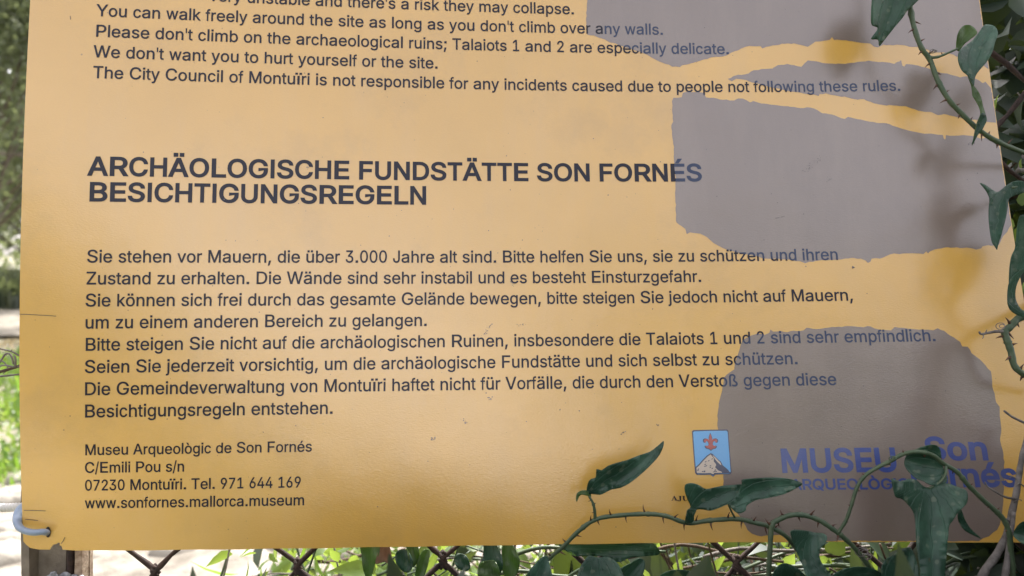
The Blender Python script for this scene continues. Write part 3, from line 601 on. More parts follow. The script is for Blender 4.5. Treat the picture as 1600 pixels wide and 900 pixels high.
def rough(P, amp, step, seed=0):
    """an outline resampled with a small hand-torn jitter"""
    rnd = random.Random(seed); out = []
    for i in range(len(P)):
        a = Vector(P[i]); b = Vector(P[(i + 1) % len(P)])
        n = max(1, int((b - a).length / step))
        for k in range(n):
            p = a.lerp(b, k / n)
            j = amp if k else amp * .3
            out.append((p.x + rnd.uniform(-j, j), p.y + rnd.uniform(-j, j)))
    return out

def inside(P, x, y):
    c = False
    for i in range(len(P)):
        x1, y1 = P[i]; x2, y2 = P[i - 1]
        if (y1 > y) != (y2 > y) and x < (x2 - x1) * (y - y1) / (y2 - y1) + x1: c = not c
    return c

def flat_fill(P, step=0.012):
    """triangulate outline P with inner points; returns verts2d, faces"""
    xs = [p[0] for p in P]; ys = [p[1] for p in P]
    vs = [Vector(p) for p in P]; n = len(P)
    edges = [(i, (i + 1) % n) for i in range(n)]
    x = min(xs) + step / 2
    while x < max(xs):
        y = min(ys) + step / 2
        while y < max(ys):
            if inside(P, x, y): vs.append(Vector((x + 1e-5 * math.sin(y * 900), y)))
            y += step
        x += step
    o = delaunay_2d_cdt(vs, edges, [], 1, 1e-6)
    return [(v.x, v.y) for v in o[0]], [tuple(f) for f in o[2]]

def face_cam(me):
    """make a printed layer's normals face the reader"""
    if len(me.polygons):
        s = sum((p.normal.dot(CAM - p.center) > 0) * p.area for p in me.polygons) / sum(p.area for p in me.polygons)
        if s < .5: me.flip_normals()
    return me

def layer(name, P, off, mat, parent, step=0.012, **k):
    V, F = flat_fill(P, step)
    me = face_cam(mesh([sheet(x, y, off) for x, y in V], F, True))
    o = put(name, me, mat, **k)
    child(parent, o)
    return o

# ---------------------------------------------------------------- the sign
SIGN_BASE = sheet(0.42, ZB, 0)
sign = thing('information_sign', 'large ochre information sign with grey stone shapes, tied to the rusty fence', 'sign', loc=SIGN_BASE)

# outline of the sheet: worn lower left corner with a small torn notch
bl = [(38.5, 846), (41, 851), (47, 856), (60, 858.5), (78, 858.8), (80, 855), (83, 851), (88, 850), (91, 847.5), (94, 849), (93, 852), (96, 853), (98, 858.8), (120, 859.3)]
bluv = poly_uv(bl)
outline = [(UL, ZT), (UL, -.2), (UL, -.45), (UL, bluv[0][1])] + bluv[1:-1] + [(bluv[-1][0], ZB)]
for i in range(1, 40):
    x = bluv[-1][0] + (UR - bluv[-1][0]) * i / 40
    outline.append((x, ZB + 0.00025 * math.sin(i * 1.7)))
outline += [(UR, ZB + .001), (UR, -.5), (UR, -.2), (UR, ZT)]
# resample long edges
O2 = []
for i in range(len(outline)):
    a = Vector(outline[i]); b = Vector(outline[(i + 1) % len(outline)])
    n = max(1, int((b - a).length / .02))
    for k in range(n): O2.append(tuple(a.lerp(b, k / n)))
V, F = flat_fill(O2, .018)
TH = .003
nv = len(V)
vs = [sheet(x, y, 0) for x, y in V] + [sheet(x, y, -TH) for x, y in V]
front = face_cam(mesh(vs[:nv], F, True))
child(sign, put('front_sheet', front, M_BEIGE))
from collections import Counter
ec = Counter()
for f in F:
    for i in range(3): ec[tuple(sorted((f[i], f[(i + 1) % 3])))] += 1
side = [(a, b, b + nv, a + nv) for (a, b), c in ec.items() if c == 1]
backme = mesh(vs, [tuple(i + nv for i in f) for f in F] + side)
child(sign, put('backing_board', backme, M_EDGE))

# printed stones
def edge_right(z0, z1, n=6): return [(UR - .0008, z0 + (z1 - z0) * i / n) for i in range(n + 1)]
SA = [(917.5, 2), (916, 20), (916, 40), (917.5, 54), (928, 55.5), (935, 59), (945, 62), (953, 66), (962, 68), (980, 75), (1000, 81), (1010, 85), (1018, 90), (1030, 96), (1045, 101), (1050, 104), (1062, 105), (1066, 102), (1080, 99), (1094, 95), (1110, 90), (1130, 88), (1140, 84), (1148, 80), (1158, 76), (1165, 73), (1176, 72), (1188, 72), (1191, 76), (1198, 73), (1222, 68.5), (1240, 68), (1250, 70), (1262, 73), (1270, 68), (1274, 65), (1285, 64), (1297, 62), (1300, 58), (1303, 62.5), (1322, 63), (1332, 64.5), (1345, 67), (1360, 68), (1366, 73), (1372, 74), (1380, 70), (1395, 71), (1407, 70), (1420, 73), (1432, 73), (1445, 76), (1455, 81), (1475, 82), (1489, 85), (1500, 90), (1510, 93), (1524, 97), (1533, 99), (1543, 107)]
uvA = poly_uv(SA)
topA = [(uvA[0][0] + .006, uvA[0][1] + .06), (uvA[0][0] + .03, uvA[0][1] + .16), (uvA[0][0] + .10, uvA[0][1] + .21), (uvA[0][0] + .22, uvA[0][1] + .225)]
stA = uvA + [(UR - .0008, uvA[-1][1] - .001), (UR - .0008, -.1), (UR - .0008, .0)] + topA[::-1]
SB = [(1137.5, 123.5), (1146, 119), (1153, 117), (1165, 116), (1178, 110), (1190, 108), (1207, 107), (1215, 102), (1230, 100), (1240, 102), (1252, 104.5), (1256, 100), (1262, 94.5), (1275, 96), (1290, 99), (1305, 100), (1325, 99), (1340, 97), (1357, 95), (1372, 97), (1390, 98), (1397, 100), (1402, 97), (1405, 96), (1408, 94), (1410, 103), (1413, 104), (1416, 100), (1430, 102), (1445, 105), (1460, 110), (1470, 114), (1480, 115), (1490, 118), (1500, 121), (1505, 120), (1510, 119), (1520, 121), (1530, 126), (1535, 130), (1540, 128), (1545, 134)]
SB2 = [(1548, 191), (1535, 189), (1520, 187), (1510, 186), (1500, 184), (1485, 181), (1475, 178), (1465, 180), (1455, 175), (1445, 175), (1425, 170), (1415, 166), (1400, 165), (1380, 164), (1372, 163), (1360, 159), (1350, 155), (1340, 156), (1327, 153), (1320, 151), (1310, 150), (1298, 148), (1290, 146), (1281, 147), (1279, 150), (1272, 148), (1262, 147), (1246, 144), (1230, 142), (1215, 138), (1200, 135), (1185, 131), (1170, 127), (1160, 124), (1150, 123), (1143, 127)]
b1 = poly_uv(SB); b2 = poly_uv(SB2)
stB = b1 + [(UR - .0008, b1[-1][1] - .003), (UR - .0008, b2[0][1] - .0005)] + b2
SCc = [(1052, 153), (1065, 152), (1067, 145), (1075, 143), (1085, 144), (1100, 145), (1103, 152), (1120, 154), (1140, 157), (1147, 157), (1153, 154), (1160, 154), (1172, 160), (1177, 158), (1190, 162), (1208, 164), (1230, 166), (1250, 169), (1266, 168), (1277, 172), (1285, 177), (1300, 179), (1310, 183), (1320, 186), (1325, 183), (1335, 185), (1350, 188), (1370, 192), (1385, 193), (1400, 198), (1420, 204), (1440, 208), (1460, 210), (1473, 211), (1475, 217.5), (1477, 217.5), (1478, 211), (1490, 212), (1505, 211), (1520, 213), (1530, 216), (1545, 215.5), (1556, 216)]
SC2 = [(1574, 362), (1568, 368), (1565, 373), (1560, 383), (1548, 384), (1545, 383), (1535, 385), (1533, 388), (1525, 390), (1518, 388), (1510, 387), (1490, 387), (1475, 387), (1460, 390), (1453, 393), (1450, 396), (1447, 393), (1443, 397), (1420, 396), (1405, 397), (1397, 396), (1385, 400), (1375, 404), (1362, 404), (1360, 409), (1356, 411), (1352, 407), (1345, 404), (1330, 403), (1315, 405), (1300, 406), (1280, 407), (1264, 409), (1258, 411.5), (1250, 408), (1240, 407), (1225, 405), (1200, 404), (1190, 403), (1180, 400), (1165, 397), (1150, 394), (1138, 391), (1130, 388), (1122, 384), (1115, 380), (1108, 374), (1100, 368), (1094, 365), (1085, 364), (1078, 363), (1073, 366), (1071, 358), (1065, 353), (1057, 348), (1056, 345), (1056, 320), (1055, 300), (1056, 280), (1053, 260), (1053, 240), (1052, 225), (1050, 205), (1049, 195), (1052, 190), (1051, 180), (1050, 172), (1051, 165), (1050, 158)]
c1 = poly_uv(SCc); c2 = poly_uv(SC2)
stC = c1 + [(UR - .0008, c1[-1][1] - .001), (UR - .0008, -.4), (UR - .0008, c2[0][1] + .007)] + c2
SD = [(1121, 665), (1122, 640), (1123, 630), (1127, 615), (1130, 600), (1131, 590), (1140, 582), (1147, 577), (1148, 570), (1150, 562), (1152, 556), (1156, 545), (1157, 540), (1160, 532), (1168, 527), (1178, 523), (1184, 521), (1195, 523), (1202, 520), (1204, 515), (1208, 518), (1215, 518), (1220, 517), (1230, 519), (1240, 517), (1256, 516), (1260, 512), (1270, 514), (1280, 514), (1300, 511), (1330, 509.5), (1345, 511), (1360, 510), (1366, 513), (1375, 515), (1392, 516), (1398, 511), (1410, 512), (1435, 515), (1450, 515), (1458, 516), (1465, 513), (1475, 517), (1480, 521), (1490, 527), (1500, 534), (1503, 541), (1512, 542), (1518, 552), (1530, 561), (1540, 571), (1548, 580), (1550, 600), (1554, 615), (1556, 628), (1562, 636), (1562, 650), (1564, 665), (1563, 690), (1568, 710), (1570, 740), (1568, 770), (1566, 800), (1562, 820), (1558, 828), (1552, 832), (1545, 838), (1536, 841)]
SD2 = [(1238, 844), (1235, 840), (1228, 837.5), (1218, 835.5), (1210, 836), (1205, 838), (1198, 836.5), (1190, 838), (1175, 834), (1168, 828), (1163, 818), (1155, 805), (1146, 797), (1137, 778), (1130, 758), (1130, 740), (1128, 705), (1123, 680)]
d1 = poly_uv(SD); d2 = poly_uv(SD2)
stD = d1 + [(d1[-1][0] - .004, ZB + .001), (.8, ZB + .001), (.76, ZB + .001), (d2[0][0] + .002, ZB + .001)] + d2
STONES = []
for i, (st, lab) in enumerate(((stA, None), (stB, None), (stC, None), (stD, None))):
    P = rough(st, .00048, .0030, i)
    P = [(min(x, UR - .0005), max(y, ZB + .0005)) for x, y in P]
    STONES.append(P)
    layer('printed_stone', P, .00015, M_STONE, sign, .014)

def stone_dist(x, y):
    best = -1.0
    for P in STONES:
        xs = _bb[id(P)]
        if x < xs[0] - .02 or x > xs[1] + .02 or y < xs[2] - .02 or y > xs[3] + .02: continue
        d = 1e9
        for i in range(len(P)):
            ax, ay = P[i - 1]; bx, by = P[i]
            dx, dy = bx - ax, by - ay
            q = dx * dx + dy * dy
            t = 0 if q == 0 else min(max(((x - ax) * dx + (y - ay) * dy) / q, 0), 1)
            d = min(d, (ax + dx * t - x) ** 2 + (ay + dy * t - y) ** 2)
        d = math.sqrt(d)
        best = max(best, d if inside(P, x, y) else -d)
    return best
_bb = {id(P): (min(p[0] for p in P), max(p[0] for p in P), min(p[1] for p in P), max(p[1] for p in P)) for P in STONES}

def text_part(V, F, name='lettering', mat=None, off=.0003, parent=None, stone=True):
    me = mesh([sheet(x, y, off) for x, y in V], F, True)
    if stone:
        a = me.attributes.new('on_stone', 'FLOAT', 'POINT')
        a.data.foreach_set('value', [stone_dist(x, y) if x > .5 else -1.0 for x, y in V])
    face_cam(me)
    o = put(name, me, mat or M_TEXT)
    child(parent or sign, o)
    return o

for key, (txt, z0, em, anch) in LINES.items():
    bold = key[0] == 'H'
    A = ARIALB if bold else ARIAL
    first = txt.index('very') if key == 'E0' else 0
    xn = sum(A[c] for c in txt[:first]) / 1000 * em
    V, F = [], []
    def fixx(x):
        for (a0, a1), (b0, b1) in zip(anch, anch[1:]):
            if x <= b0 or (b0, b1) == anch[-1]:
                return a1 + (x - a0) * (b1 - a1) / (b0 - a0)
        return x
    grow = 10 if bold else 4.6
    for c in txt[first:]:
        ad = A[c] / 1000 * em
        if c != ' ':
            w, gv, gf = glyph('r' + c, grow)
            sx = ad / w
            sy = .74 / (254 + 2 * grow) * em
            if c.islower() or c in 'ßäöüïòé': sy *= .975
            b = len(V)
            V += [(fixx(xn + x * sx), z0 + (y + grow) * sy) for x, y in gv]
            F += [tuple(i + b for i in f) for f in gf]
        xn += ad
    text_part(V, F)

def put_word(word, pref, px0, px1, pyb0, pyb1, cap_px, grow, mat, name='lettering', capu=254, sidex=0.0):
    """set a word between two printed positions; baseline px at either end, cap height in px"""
    tot = sum(GLY[pref + c][0] for c in word)
    a = Vector(hit(px0, pyb0)[:2]); b = Vector(hit(px1, pyb1)[:2])
    t_ = Vector(hit(px0, pyb0 - cap_px)[:2])
    h = (t_ - a).length
    xn = 0; V, F = [], []
    d = (b - a); L = d.length; d.normalize(); nrm = Vector((-d.y, d.x))
    for c in word:
        w, gv, gf = glyph(pref + c, grow)
        b0 = len(V)
        for x, y in gv:
            p = a + d * ((xn + x) / tot * L) + nrm * ((y + grow) / (capu + 2 * grow) * h)
            V.append((p.x, p.y))
        F += [tuple(i + b0 for i in f) for f in gf]
        xn += w
    return text_part(V, F, name, mat, .0003, stone=(mat is None))

put_word('MUSEU', 'r', 1220, 1405, 739, 737.5, 38, 12, M_BLUE)
put_word('ARQUEOLÒGIC', 'r', 1236, 1422, 765.5, 764.5, 17, 9, M_BLUE)
put_word('Son', 'r', 1446, 1547, 719.5, 719.5, 37, 12, M_BLUE)
put_word('Fornés', 'r', 1423, 1593, 762, 761, 37, 12, M_BLUE)
put_word('AJUNTAMENT', 'm', 1048, 1137, 782, 783, 8, 0, None, capu=230) if False else None
put_word('AJUNTA', 'm', 1049, 1106, 782, 782.5, 7, 0, None, capu=218)
# tail of a letter from the line above the frame
gw, gv, gf = glyph('rp', 1.6)
px_, pz_, _ = hit(1133, -4)
text_part([(px_ + x * .0000283, pz_ + y * .0000283) for x, y in gv], gf)

# coat of arms: shield > field, border, lily, mountain
def uvp(P): return [hit(x, y)[:2] for x, y in P]
shield_px = [(1081, 674), (1083, 672), (1110, 671.3), (1136, 671), (1138, 673), (1140, 700), (1143, 738), (1141, 741), (1128, 741), (1118, 741.5), (1114, 745), (1110, 741.8), (1098, 742), (1088.5, 742), (1086, 739), (1083.5, 710)]
arms = layer('coat_of_arms', uvp(shield_px), .0003, M_NAVY, sign, .01)
def shrink(P, k):
    cx = sum(p[0] for p in P) / len(P); cy = sum(p[1] for p in P) / len(P)
    return [(cx + (x - cx) * k[0], cy + (y - cy) * k[1]) for x, y in P]
layer('blue_field', uvp(shrink(shield_px, (.945, .955))), .00045, M_SKYB, arms, .01)
mount = [(1087, 740), (1086.5, 730), (1092, 725), (1098, 718), (1104, 712), (1110, 708), (1113, 709), (1118, 714), (1123, 719), (1126, 721), (1129, 727), (1134, 731), (1139, 736), (1141, 739), (1128, 739.5), (1118, 740), (1114, 743), (1110, 740.3), (1098, 740.5)]
layer('mountain_outline', uvp(mount), .0006, M_NAVY, arms, .01)
mount2 = [(1088.5, 738.8), (1088, 731), (1093, 726.5), (1099, 719.5), (1105, 713.5), (1110, 710), (1112.5, 713), (1115, 716), (1115, 721), (1119, 726), (1117, 730), (1122, 735), (1127, 737), (1128, 738.5), (1116, 738.8), (1114, 741), (1110, 739), (1098, 739.3)]
layer('mountain', uvp(mount2), .00075, M_CREAM, arms, .01)
layer('mountain_ridge', uvp([(1113, 710.5), (1118, 715), (1122, 719.5), (1125, 722), (1127, 727), (1124, 725), (1119, 720), (1114.5, 714)]), .00078, M_CREAM, arms, .01)
rm_ = random.Random(5)
mb = MB()
for k in range(34):
    x = rm_.uniform(1090, 1126); y = rm_.uniform(714, 738)
    if y < 712 + abs(x - 1110) * .95: continue
    q = [(x - 1.6, y + .9), (x - .3, y - .6), (x + 1.7, y - 1.1), (x + .8, y + .5)]
    b0 = len(mb.v); mb.v += [sheet(*hit(a, b)[:2], .0009) for a, b in q]; mb.f.append((b0, b0 + 3, b0 + 2, b0 + 1))
for k in range(8):
    x = rm_.uniform(1119, 1134); y = rm_.uniform(730, 738)
    q = [(x - 1.2, y + .5), (x, y - .8), (x + 1.5, y - .5), (x + .8, y + .6)]
o = mb.build('rock_marks', M_NAVY, None, kind='stuff'); child(arms, o)
def lily(cx, cy, s, sy):
    right = [(0, -10), (1.1, -7.2), (1.9, -4.2), (1.7, -2), (3.2, -3.4), (5.6, -3.9), (7.6, -2.8), (8, -.8), (7, 1), (5.6, 1), (5.7, -.4), (4.8, -1.1), (3.3, -.4), (2.4, 1.4), (2.2, 3.2), (3.4, 4.6), (5, 5), (6.2, 4.2), (6.4, 5.6), (5.2, 7.4), (3, 7.9), (1.4, 8.6), (0, 10)]
    P = right + [(-x, y) for x, y in right[-2:0:-1]]
    return [(cx + x * s + y * .06, cy + y * sy) for x, y in P]
layer('red_lily_outline', uvp(lily(1110, 690.3, 1.5, 1.42)), .0006, M_NAVY, arms, .01)
layer('red_lily', uvp(lily(1110, 690.3, 1.28, 1.27)), .00075, M_RED, arms, .01)

# scuffs, cracks and stuck dirt, tiny and without number
mb = MB()
rs = random.Random(3)
def fleck(x, y, s, a=None, asp=1.0):
    a = rs.uniform(0, 6.28) if a is None else a
    n = rs.randint(4, 6)
    b0 = len(mb.v)
    for k in range(n):
        th = 2 * math.pi * k / n + rs.uniform(-.3, .3)
        r = s * rs.uniform(.6, 1.2)
        dx, dy = math.cos(th) * r * asp, math.sin(th) * r
        u, v, _ = hit(x + dx * math.cos(a) - dy * math.sin(a), y + dx * math.sin(a) + dy * math.cos(a))
        mb.v.append(sheet(u, v, .0005))
    mb.f.append(tuple(b0 + k for k in range(n)))
for (x0, y0, x1, y1, sp, n, s) in ((1254, 271, 1285, 244, 3.5, 34, .55), (1211, 341.5, 1226, 337.5, 1.3, 16, .6), (1291, 282, 1297, 280, 4, 10, .4), (1190, 376, 1200, 374, 1.2, 5, .5), (756, 525, 768, 506, 2.5, 26, .6), (808, 508, 818, 506, 2.8, 14, .5), (762, 623, 768, 622, 3, 9, .7), (722, 655, 728, 662, 3, 14, .6), (672, 687, 680, 685, 2.2, 14, .8), (969, 680, 977, 673, 1.4, 10, .6), (1026, 662, 1029, 665, 1.2, 7, .7), (1331, 419, 1334, 418, 1.2, 8, .9), (478, 259, 482, 264, 2.5, 6, .7), (1510, 226, 1522, 223, 1.2, 8, .6), (797, 440, 803, 446, 2.8, 12, .5), (632, 403, 640, 400, .8, 3, .5), (340, 461, 347, 459, 2, 4, .4)):
    for k in range(n):
        t = rs.random()
        fleck(x0 + (x1 - x0) * t + rs.gauss(0, sp * .5), y0 + (y1 - y0) * t + rs.gauss(0, sp * .5), s * rs.uniform(.5, 1.7))
for k in range(320):
    fleck(rs.uniform(50, 1560), rs.uniform(10, 840), rs.choice((.4, .5, .6, .9)))
for (x, y) in ((875, 640), (905, 642), (1120, 307), (950, 305), (1205, 303), (110, 650), (462, 665), (1174, 809), (1160, 776)): fleck(x, y, 1.1)
# fine cracks
for pts in ([(31, 491), (45, 491.3), (60, 492.2), (75, 493), (88, 494)], [(38, 797), (52, 797.3), (72, 798)], [(40, 811), (50, 812), (60, 813)], [(96, 849), (99, 845), (102, 839)], [(110, 25), (110.5, 31)]):
    P = catmull(pts, 4)
    for (a, b), (c, d) in zip(P, P[1:]):
        dx, dy = c - a, d - b; l = math.hypot(dx, dy) or 1
        wx, wy_ = -dy / l * .45, dx / l * .45
        b0 = len(mb.v)
        for q in ((a + wx, b + wy_), (c + wx, d + wy_), (c - wx, d - wy_), (a - wx, b - wy_)):
            mb.v.append(sheet(*hit(*q)[:2], .00055))
        mb.f.append((b0, b0 + 1, b0 + 2, b0 + 3))
face_cam(mb.build('scuff', M_DIRT, sign, smooth=False, kind='stuff').data)

# ---------------------------------------------------------------- fence: post, lattice of rusty rods, tie, conduit
def vert_col(px, py, d, z0, z1):
    """vertical line of world points through a point seen at (px, py), d in front of the sheet"""
    p = at(px, py, d)
    return Vector((p.x, p.y, z0)), Vector((p.x, p.y, z1))
pl = at(33, 870, -.055); pr = at(125, 870, -.055)
PW = (pr - pl).length
PX = (pr - pl).normalized(); PX.z = 0; PX.normalize()
PY = Vector((-PX.y, PX.x, 0))
pc = (pl + pr) / 2
post = thing('fence_post', 'weathered channel-shaped fence post standing behind the lower left corner of the sign', 'post', loc=(pc.x, pc.y, 0))
ftl = (at(33, 480, -.06) - at(33, 870, -.055)).normalized()   # the post leans back with the sign tied to it
def post_bar(name, u0, u1, v0, v1, mat, z0=0.0, z1=1.46, seg=60, jit=.0007, seed=1):
    rnd = random.Random(seed); mbp = MB(); n = seg
    for i in range(n + 1):
        z = z0 + (z1 - z0) * i / n
        for (u, v) in ((u0, v0), (u1, v0), (u1, v1), (u0, v1)):
            j = Vector((rnd.uniform(-jit, jit), rnd.uniform(-jit, jit), 0))
            p = pl + PX * (u * PW) + PY * v + j
            mbp.v.append(p + ftl * ((z - pl.z) / ftl.z))
        if i:
            b = (i - 1) * 4
            for k in range(4): mbp.f.append((b + k, b + (k + 1) % 4, b + 4 + (k + 1) % 4, b + 4 + k))
    mbp.f.append((3, 2, 1, 0)); mbp.f.append((n * 4, n * 4 + 1, n * 4 + 2, n * 4 + 3))
    return mbp.build(name, mat, post, smooth=False)
post_bar('left_flange', 0, .13, 0, .040, M_POST, seed=2)
post_bar('web', .131, .60, .014, .020, M_POST, seed=3)
post_bar('rusty_web', .601, .999, .016, .022, M_POSTR, seed=5, z1=1.45)
post_bar('right_flange', .86, 1.0, .004, .0155, M_POSTR, seed=4)
# dark rod put in for the shade of the black gap in the channel
mb = MB(); rp = pl + PX * (PW * .755) + PY * .008
mb.tube([rp + ftl * ((1.45 * i / 40 - rp.z) / ftl.z) for i in range(41)], .0037, 6)
mb.build('dark_gap_rod', M_RUST, post)
# frayed fibre knot wound round the post near the bottom of the view
mb = MB(); rr_ = random.Random(8)
for k in range(26):
    u = rr_.uniform(.35, 1.0); z = at(80, 909, -.05).z + rr_.uniform(-.012, .003)
    p = pl + PX * (PW * u) + PY * rr_.uniform(-.008, .004)
    pts = [Vector((p.x, p.y, z))]
    for j in range(5): pts.append(pts[-1] + Vector((rr_.uniform(-.007, .007), rr_.uniform(-.003, .003), rr_.uniform(-.003, .003))))
    mb.tube(catmull(pts, 3), rr_.uniform(.0012, .0028), 5)
knot = mb.build('rag', M_LICHEN, None, label='frayed grey rag wound round the weathered fence post', cat='rag')

fence = thing('wire_fence', 'rusty lattice fence of crossed dark rods behind the bent ochre sign', 'fence', loc=(at(700, 880, -.04).x, at(700, 880, -.04).y, 0))
# nodes where rods cross, read along the bottom of the sign; the lattice repeats up, down and sideways from them
nodes = [(236, 903), (467, 886), (693, 877), (917, 884)]
def on_fence(px, py):
    q = M3.transposed() @ (at(px, py, -.031) - CAM) + SC
    return q.x, q.z
NX = [on_fence(x, y)[0] for x, y in nodes]
NZs = [on_fence(x, y)[1] for x, y in nodes]
stepx = (NX[-1] - NX[0]) / 3
def lat(i, k):
    """lattice point: column i in half steps, row k in half steps; bent with the sign it is tied to"""
    x = NX[0] + i * stepx / 2
    f_ = min(max(i / 2, 0), 2.999); z = NZs[int(f_)] + (NZs[int(f_) + 1] - NZs[int(f_)]) * (f_ - int(f_)) + k * stepx * .5
    return (x + .003 * math.sin(i * 3.1 + k * 1.3), z + .004 * math.sin(i * 1.7 + k * 2.9))
rw_ = random.Random(21)
def wire(col, sgn):
    pts = []
    rows = range(-11, 9)
    for k in rows:
        c = col if k % 2 == 0 else col + sgn
        pts.append(lat(c, k))
    dens = []
    for (a, b) in zip(pts, pts[1:]):
        for s_ in range(8):
            t = s_ / 8
            x = a[0] + (b[0] - a[0]) * t; z = a[1] + (b[1] - a[1]) * t
            x -= sgn * .0015 * math.cos(2 * math.pi * t)
            p = sheet(x, z, -.030 + sgn * .0025 * math.cos(2 * math.pi * t))
            dens.append(p + Vector((rw_.uniform(-1, 1), rw_.uniform(-1, 1), rw_.uniform(-1, 1))) * .0008)
    m_ = MB(); m_.tube(dens, [.0026 * rw_.uniform(.8, 1.25) for _ in dens], 7); m_.build('wire', M_RUST, fence)
for col in range(-1, 16, 2):
    col = col + 1
    wire(col, 1)
    wire(col, -1)
# twisted knots on the crossings
for i in range(0, 16):
    for k in range(-1, 2):
        if (i % 2) != (k % 2): continue
        x, z = lat(i, k); m_ = MB()
        for s_ in (0, math.pi):
            m_.tube([sheet(x + math.cos(s_ + j * .8) * .0027, z + (j - 5) * .0017, -.030 + math.sin(s_ + j * .8) * .0027) for j in range(11)], .0019, 6)
        m_.build('twist', M_RUST, fence)

# grey plastic tie looping through a hole round the left edge
tie_pts = [at(73, 832, -.006), at(71, 831.5, .003), at(66, 831, .0075), at(56, 832, .0095), at(45, 831, .0105), at(34, 827, .010), at(28, 820, .006), at(26.5, 812, .001), at(28, 803, -.006), at(33, 795, -.014), at(42, 790, -.022), at(60, 786, -.028)]
mb = MB(); cp = catmull(tie_pts, 6)
mb.tube(cp, [(.0030, .0037, .0042, .0044, .0044, .0040, .0036, .0041)[i] if i < 8 else .0041 for i in range(len(cp))], 14, flat=.7)
tie = thing('cable_tie', 'blue grey plastic loop holding the lower left corner of the sign', 'cable tie', loc=at(50, 832, .0))
mb.build('loop', M_TIE, tie)
mb = MB(); hp = [at(75 + math.cos(a) * 4.2, 831.5 + math.sin(a) * 8.5, .0006) for a in [i * math.pi / 8 for i in range(16)]]
mb.v += hp; mb.f.append(tuple(range(16))); o = mb.build('hole', M_HOLE, sign, smooth=False); face_cam(o.data)

# ribbed grey conduit running off to the left behind the sign
ca = at(-260, 786, -.05); cb = at(60, 791, -.05)
mb = MB(); nseg = 260
cpts = [ca.lerp(cb, i / nseg) + Vector((0, 0, -.004 * math.sin(math.pi * i / nseg))) for i in range(nseg + 1)]
mb.tube(cpts, [.0044 if (i // 2) % 2 else .0036 for i in range(nseg + 1)], 12)
mb.build('grey_conduit', M_CABLE, None, label='ribbed grey conduit running out to the left behind the sign', cat='conduit')

# ---------------------------------------------------------------- thorny vines with hero leaves in front of the sign
def leaf_px(vine, outline, mid, d0, d1, fold=.010, curl=0.0, mat=None, th=.00035, roll=0.0, name='leaf', smooth=3, wave=.0015):
    """one real leaf: outline and midrib as seen, d0..d1 its distance off the sheet from stalk to tip, folded along the midrib"""
    P = catmull(outline, smooth, closed=True)
    m0 = Vector(mid[0]); m1 = Vector(mid[-1]); ax = (m1 - m0); L = ax.length; ax.normalize()
    nx = Vector((-ax.y, ax.x))
    hw = max(abs((Vector(p) - m0).dot(nx)) for p in P) or 1
    V, F = flat_fill(P, max(4.0, L / 16))
    if len(mid) > 2: mm = catmull(mid, 6)
    else: mm = None
    def dep(x, y):
        q = Vector((x, y)) - m0
        t = q.dot(ax) / L
        s = q.dot(nx)
        if mm:
            b = min(mm, key=lambda c: (c[0] - x) ** 2 + (c[1] - y) ** 2)
            s = math.copysign(math.hypot(b[0] - x, b[1] - y), (Vector((x, y)) - Vector(b)).dot(nx))
        sn = s / hw
        d = d0 + (d1 - d0) * t + fold * (abs(sn) ** 1.3) + curl * (t - .5) ** 2 * 4 + roll * sn
        d += wave * math.sin(t * 9 + sn * 3) * abs(sn)
        return d, t, sn
    verts, uvs = [], []
    for x, y in V:
        d, t, sn = dep(x, y)
        verts.append(at(x, y, d)); uvs.append((sn / max(.25, math.sqrt(max(math.sin(math.pi * min(max(t, .02), .98)), 0))), t))
    n = len(verts)
    mb = MB()
    me = mesh(verts, F, True)
    face_cam(me)
    uvl = me.uv_layers.new(name='leaf')
    for lp in me.loops: uvl.data[lp.index].uv = uvs[lp.vertex_index]
    o = put(name, me, mat or M_LEAF)
    md = o.modifiers.new('thick', 'SOLIDIFY'); md.thickness = th; md.offset = -1
    child(vine, o)
    return o

def stem_px(vine, pts, r, name='stem', mat=None, thorns=0, seed=1, n=6, thl=.0042, tmat=None):
    """pts: (px, py, distance off the sheet)"""
    W = [at(x, y, d) for x, y, d in catmull(pts, n)]
    rnd = random.Random(seed)
    mb = MB(); N_ = len(W)
    rad = r if isinstance(r, (list, tuple)) else (r, r)
    rr = [(rad[0] + (rad[1] - rad[0]) * i / (N_ - 1)) * (1 + .06 * math.sin(i * 1.3) + (.28 if (i + seed) % 23 == 0 else 0)) for i in range(N_)]
    mb.tube(W, rr, 9)
    o = mb.build(name, mat or M_STEM, vine)
    if thorns:
        tb = MB(); R3 = RW
        for k in range(thorns):
            i = int((k + .5 + rnd.uniform(-.3, .3)) / thorns * (N_ - 2)) + 0
            t = (W[i + 1] - W[i]).normalized()
            side = t.cross(R3 @ Vector((0, 1, 0))).normalized() * (1 if (k % 2) else -1)
            dirv = (side + t * rnd.uniform(-.35, .45) + R3 @ Vector((0, rnd.uniform(-.5, .3), 0))).normalized()
            p = W[i] + dirv * rr[i] * .6
            l = thl * rnd.uniform(.7, 1.25)
            tb.tube([p, p + dirv * l * .45, p + dirv * l * .8 + t * l * .08, p + dirv * l + t * l * .16], [rr[i] * .55, rr[i] * .3, rr[i] * .14, .00005], 6)
        tb.build('thorn', tmat or M_THORN, vine, kind='stuff')
    return o

def tendril(vine, px, py, d, r0, turns, seed, mat=None, rad=.00035):
    rnd = random.Random(seed); pts = []
    for i in range(int(turns * 10)):
        a = i * .63
        r = r0 * (1 - i / (turns * 14))
        pts.append((px + math.cos(a) * r + i * .25, py + math.sin(a) * r * .7, d + i * .0004))
    mb = MB(); mb.tube([at(*p) for p in pts], rad, 5)
    mb.build('tendril', mat or M_STEM, vine)

